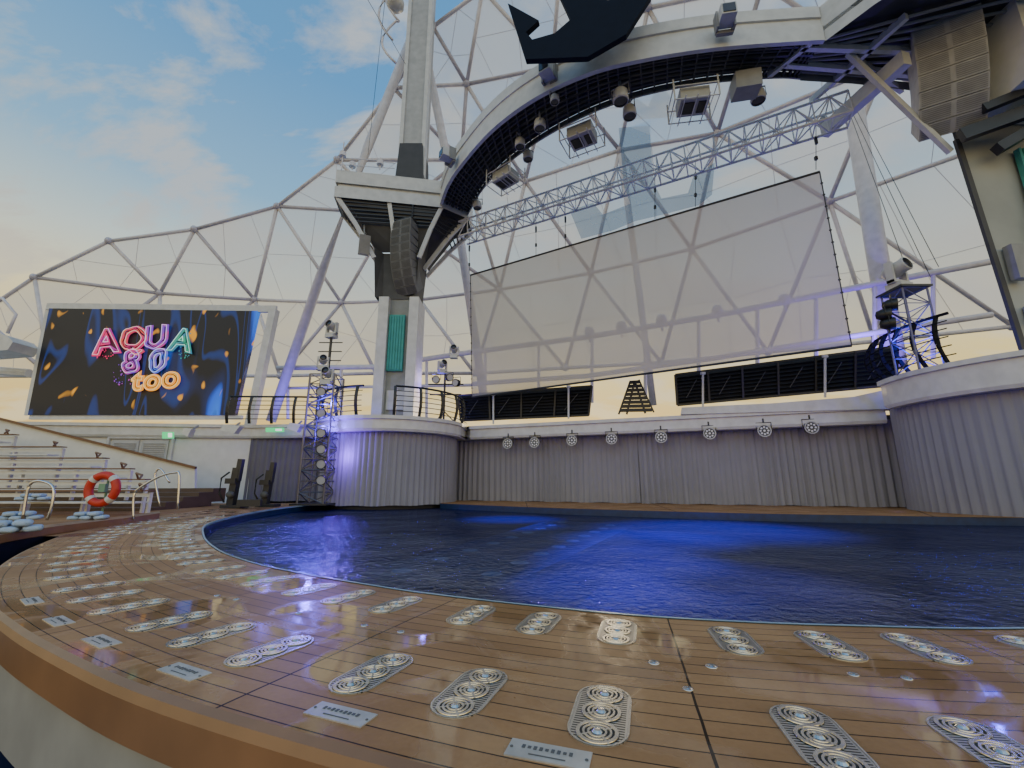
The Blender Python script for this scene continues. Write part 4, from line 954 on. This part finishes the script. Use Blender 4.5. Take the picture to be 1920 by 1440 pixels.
for k in range(1,9):
    y=777-k*7.5; mb.bar(xf(1160+22*(777-y)/63,y),xf(1226-28*(777-y)/63,y-1),.05,.15)
solo('step_frame',mb,black,'small black stepped frame in the gap between the slatted panels','frame')
for k,(x,y0,y1) in enumerate([(925,740,795),(1066,725,785),(1318,700,765),(1547,668,745)]):
    mb=MB(); mb.tube(xf(x,y1,.3),xf(x,y0,.3),.045,8); mb.box(xf(x,y0,.3),(.18,.1,.1)); solo('screen_post',mb,white,'slim white post below the projection screen, %s from the left'%ords[k],'post','slim posts below the projection screen')
# rear guard pipes
def rearpipe(P,posts,label,r=.11):
    t=thing('pipe_railing',label,'railing',P[0]); mb=MB(); mb.path(P,r,8); part('top_pipe',mb,tubew,t,True)
    for a,b in posts:
        mb=MB(); mb.tube(a,b,.09,6); part('post',mb,tubew,t)
Yr=lambda x:25.5-(x-500)/1400*8.5
def rp_(x,y): return D(x,y,Yr(x))
rearpipe([rp_(520,690),rp_(700,688),rp_(885,660),rp_(1100,632),rp_(1350,590),rp_(1600,540),rp_(1860,490)],[(rp_(x,y),rp_(x,y+h)) for x,y,h in[(540,690,95),(640,689,95),(800,672,110),(910,657,120),(1010,643,125),(1110,630,125),(1210,612,130),(1310,597,135),(1420,577,140),(1530,553,150),(1640,530,160),(1750,512,160)]],'heavy white pipe railing on the deck behind the projection screen',.15)
mb=MB(); mb.path([rp_(885,720),rp_(1100,705),rp_(1350,670),rp_(1600,630),rp_(1860,590)],.13,8); solo('lower_pipe',mb,tubew,'lower white pipe behind the slatted panels','pipe',None,True)
mb=MB(); mb.path([rp_(525,728),rp_(700,725),rp_(885,722)],.09,8); solo('lower_pipe',mb,tubew,'white pipe behind the balcony railing near the left pylon','pipe',None,True)
for k,x in enumerate([1105,1165,1240,1345,1470]):
    y=632-(x-1105)*.165; mb=MB(); p=rp_(x,y-10); mb.lathe([(0,.28),(.2,.22),(.28,0),(.2,-.22),(0,-.25)],p,n=12); mb.tube(p,p+Vector((0,0,-.6)),.06); solo('deck_lamp',mb,tubew,'round pale deck lamp on the rear pipe railing, %s from the left'%ords[k],'lamp','round lamps on the rear pipe railing',True)
# far left bits
mb=MB(); P=[D(x,y,20) for x,y in[(-60,624),(-4,624),(14,630),(24,641),(14,656),(-60,662)]]; mb.slab(P,(0,1.2,0)); solo('observation_balcony',mb,white,'white curved balcony edge at the far left photo border','balcony')
mb=MB(); mb.path([D(-40,545,20.2),D(5,560,20.2),D(30,590,20.2),D(14,625,20.2)],.07,8); solo('curved_frame',mb,tubew,'thin curved white frame above the far left balcony edge','frame',None,True)
mb=MB(); mb.tube(D(-80,690,21.5),D(55,700,21.5),.22,8); solo('white_beam',mb,white,'white horizontal beam left of the video screen','beam')

# ---------- seating ----------
mb=MB(); mb.slab([D(-60,772,17.2),D(365,878,17.2),D(365,940,17.2),D(-60,1000,17.2)],(0,.12,0)); struct('stair_wall',mb,wallw)
mb=MB(); mb.bar(D(-60,770,17.15),D(367,877,17.15),.12,.08); solo('stair_banister',mb,wood,'long brown wooden cap on the sloping white stair wall','rail')
ytop=[920,899,879,859,838,815]; xe=[285,278,248,200,120,30]
seatm=mat('bench_seat',(.6,.6,.6),.5)
for k in range(6):
    Y=12.4+.75*k; a=D(-70,ytop[k]+1,Y); b=D(xe[k],ytop[k],Y); z=b.z; a.z=z
    t=thing('bench','white bench row with brown top board in the left seating, %s row from the bottom'%ords[k],'bench',(b.x-2,Y,z-.8),'bench rows in the left seating')
    mb=MB(); mb.box(((a.x+b.x)/2,Y,z),(b.x-a.x,.24,.035)); part('top_board',mb,wood,t)
    mb=MB(); mb.box(((a.x+b.x)/2,Y+.04,z-.12),(b.x-a.x-.1,.04,.10)); part('backrest',mb,wallw,t)
    mb=MB(); mb.box(((a.x+b.x)/2,Y-.25,z-.30),(b.x-a.x-.1,.40,.045)); part('seat',mb,seatm,t)
    n_=max(2,int((b.x-a.x)/1.5))
    for i in range(n_+1):
        x=a.x+.1+(b.x-a.x-.2)*i/n_; mb=MB(); mb.box((x,Y+.1,z-.5),(.06,.10,.9)); part('leg',mb,wallw,t)
    mb=MB(); mb.path([(b.x-.3,Y,z+.02),(b.x-.3,Y-.1,z+.18),(b.x+.05,Y-.3,z+.12),(b.x+.15,Y-.5,z)],.03,6); part('arm_rest',mb,wood,t)
mb=MB()
for k in range(7): mb.box((-19.5,12.9+.75*k,-.45+.14*k),(16.4,.76,.5))
struct('seating_steps',mb,mat('step_floor',(.11,.07,.05),.5))
tier=[G(x,y,.12) for x,y in[(-60,1020),(0,1003),(120,985),(230,972),(300,962)]]; tier=catmull(tier,4)
mb=MB(); mb.strip(tier,[p+Vector((-.6,.75,0)) for p in tier]); mb.strip(tier,[p+Vector((0,0,-.12)) for p in tier]); struct('tier_edge',mb,fascm)
mb=MB(); mb.strip([p+Vector((0,0.01,-.13)) for p in tier],[p+Vector((0,.01,-.7)) for p in tier]); struct('tier_riser',mb,navy)
# folded towels: soft, slightly irregular folds lying side by side in two layers
tl=thing('towel_stack','x','towels',group='folded pale blue towels')
for k in range(5):
    rg=random.Random(k+5); mb=MB(); nl=12; ncr=14; lay=0 if k<3 else 1; hv=.05; wv_=.12
    ox=(-.26,0,.26,-.13,.13)[k]; zc=.05+lay*.095; L0=.42+rg.uniform(-.03,.03)
    for i in range(nl+1):
        u=i/nl; ylen=-L0/2+L0*u; endf=(.55 if i in(0,nl) else (.9 if i in(1,nl-1) else 1))
        for j in range(ncr):
            a=2*math.pi*j/ncr; ca,sa=math.cos(a),math.sin(a)
            xx=math.copysign(abs(ca)**.6,ca)*wv_*endf; z_=math.copysign(abs(sa)**.75,sa)*hv*endf
            z_+=.006*math.sin(u*9+j*1.3+k*2); xx+=.008*math.sin(u*7+k*3)
            mb.v.append((ox+xx,ylen+.02*math.sin(k*4),zc+z_))
    for i in range(nl):
        for j in range(ncr): mb.f.append([i*ncr+j,i*ncr+(j+1)%ncr,(i+1)*ncr+(j+1)%ncr,(i+1)*ncr+j])
    mb.f.append(list(range(ncr))); mb.f.append(list(range(nl*ncr,nl*ncr+ncr)))
    part('towel',mb,towel,tl,True)
for k,(x,y,sc,lb) in enumerate([(165,974,.78,'stack of folded pale blue towels on the ledge below the lifebuoy'),(18,998,.9,'stack of folded pale blue towels nearest the left photo edge'),(35,975,.85,'smaller towel stack behind the nearest one at the left edge'),(62,938,.85,'towel stack on the bench left of the lifebuoy')]):
    place(tl,k==0,G(x,y,.12) if k<3 else D(x,y,11.8),[.35,.7,.5,.3][k],lb,sc)
c=D(192,917,11.2); rr_=.34
lb=thing('lifebuoy','red lifebuoy with white bands beside the benches','lifebuoy',c+Vector((0,0,-.45)))
def torus(c,R1,r,a0=0,a1=360,n=36,m=10,sq=1):
    mb=MB()
    for i in range(n+1):
        t=R(a0+(a1-a0)*i/n)
        for j in range(m):
            s=2*math.pi*j/m; rr=R1+math.cos(s)*r; mb.v.append((c.x+math.cos(t)*rr,c.y+math.sin(s)*r*sq,c.z+math.sin(t)*rr))
    for i in range(n):
        for j in range(m): mb.f.append([i*m+j,i*m+(j+1)%m,(i+1)*m+(j+1)%m,(i+1)*m+j])
    return mb
part('ring',torus(c,rr_,.095),red,lb,True)
for a in(45,135,225,315): part('band',torus(c,rr_,.099,a-9,a+9,6),white,lb,True)
mb=MB(); mb.tube(c+Vector((0,.12,.3)),c+Vector((0,.12,-.75)),.025); mb.box(c+Vector((0,.02,.03)),(.16,.1,.2)); part('holder',mb,mat('holder_green',(.15,.3,.2),.5),lb)
def hr(P,Y,lb_):
    Q=catmull([D(x,y,Y) for x,y in P],4); mb=MB(); mb.path(Q,.024,8); solo('hand_rail',mb,steel,lb_,'handrail','stainless steel handrails by the seating',True)
hr([(250,975),(251,930),(262,915),(300,893),(328,886),(336,892),(333,955)],9.8,'stainless handrail loop right of the lifebuoy, front one')
hr([(300,950),(291,900),(293,884),(302,880),(318,905)],11.5,'short stainless handrail loop behind the front one')
hr([(42,975),(52,920),(62,904),(82,903),(100,915),(97,950),(88,975)],8.8,'stainless handrail loop left of the lifebuoy, near the towels')
def winch(x,y,Y,lb_,sc=1):
    b=D(x,y,Y); b.z=0; t=thing('hoist_machine',lb_,'machine',b); V=lambda a,b_,c_:b+Vector((a,b_,c_))*sc
    mb=MB(); mb.box(V(0,0,.06),(.7*sc,.5*sc,.1*sc)); part('base',mb,darkg,t)
    mb=MB(); mb.bar(V(-.12,0,.1),V(-.06,0,1.35),.24*sc,.22*sc); mb.bar(V(.0,-.02,.9),V(.04,-.02,1.65),.18*sc,.16*sc); mb.box(V(-.15,-.1,.9),(.35*sc,.2*sc,.18*sc)); part('column',mb,darkg,t)
    mb=MB(); mb.lathe([(0,-.1),(.10,-.1),(.12,0),(.10,.1),(0,.1)],V(-.1,-.15,.45),(0,1,0),14); part('drum',mb,spkd,t,True)
    mb=MB(); mb.path([V(-.2,-.2,1.2),V(-.42,-.25,1.0),V(-.45,-.2,.5),V(-.25,-.2,.2)],.03*sc,6); part('hose',mb,black,t,True)
winch(440,946,15.5,'black upright hoist machine on the deck by the white doors, left one',1.0)
winch(503,944,16.2,'black upright hoist machine nearer the dark curtain, right one',.95)
mb=MB(); mb.box(D(468,943,15.2),(.7,.3,.22),.3); solo('cable_box',mb,darkg,'small dark cable box on the deck between the two hoist machines','box')
for k,(a,b,Y1,Y2) in enumerate([((684,-10),(760,120),14,19),((722,0),(690,290),16,22),((1600,215),(1745,520),17,14),((1608,210),(1760,500),17,14),((1596,220),(1700,505),17,14)]):
    mb=MB(); mb.tube(D(*a,Y1),D(*b,Y2),.012,5); solo('wire',mb,darkg,['thin stay wire across the sky at the top left of the mast','thin wire dropping left of the mast','steel cable right of the projection screen, middle one','steel cable right of the projection screen, rightmost one','steel cable right of the projection screen, leftmost one'][k],'wire','thin steel wires')

# ---------- lit lamps in the photograph ----------
def spot(loc,tgt,e,ang,col,blend=.6,rad=.15):
    l=bpy.data.lights.new('spot','SPOT'); l.energy=e; l.spot_size=R(ang); l.spot_blend=blend; l.color=col; l.shadow_soft_size=rad
    o=bpy.data.objects.new('spot',l); C.objects.link(o); o.location=loc; o.rotation_euler=(Vector(loc)-Vector(tgt)).to_track_quat('Z','Y').to_euler()
def pnt(loc,e,col,rad=.1):
    l=bpy.data.lights.new('lamp','POINT'); l.energy=e; l.color=col; l.shadow_soft_size=rad; o=bpy.data.objects.new('lamp',l); C.objects.link(o); o.location=loc
BL=(.15,.03,1)
spot((5.5,12.0,12),(4.6,10.6,-.2),85000,29,BL,1); spot((3,12,12),(2.6,8.8,-.2),85000,18,BL,1); spot((2,10,12),(.9,4.9,-.2),85000,10,BL,1); spot((2,11,12),(1.6,6.6,-.2),90000,14,BL,1); spot((0,13,10),(.0,13.4,-.2),45000,20,BL,1)
pnt((TX+.95,17.55,1.9),110,(.22,.08,1)); pnt((TX+.3,17.2,3.0),200,(.12,.06,1)); pnt((TX+.2,17.3,4.0),150,(.1,.08,1)); pnt((rb.x+.05,12.6,5.2),90,(.05,.05,1)); pnt((rb.x+.05,12.6,4.5),60,(.05,.05,1))
pnt(D(540,760,23.6),160,(.12,.06,1)); pnt(D(1650,650,17.5),450,(.2,.10,1)); pnt(D(812,720,20.6),60,(.15,.1,1))
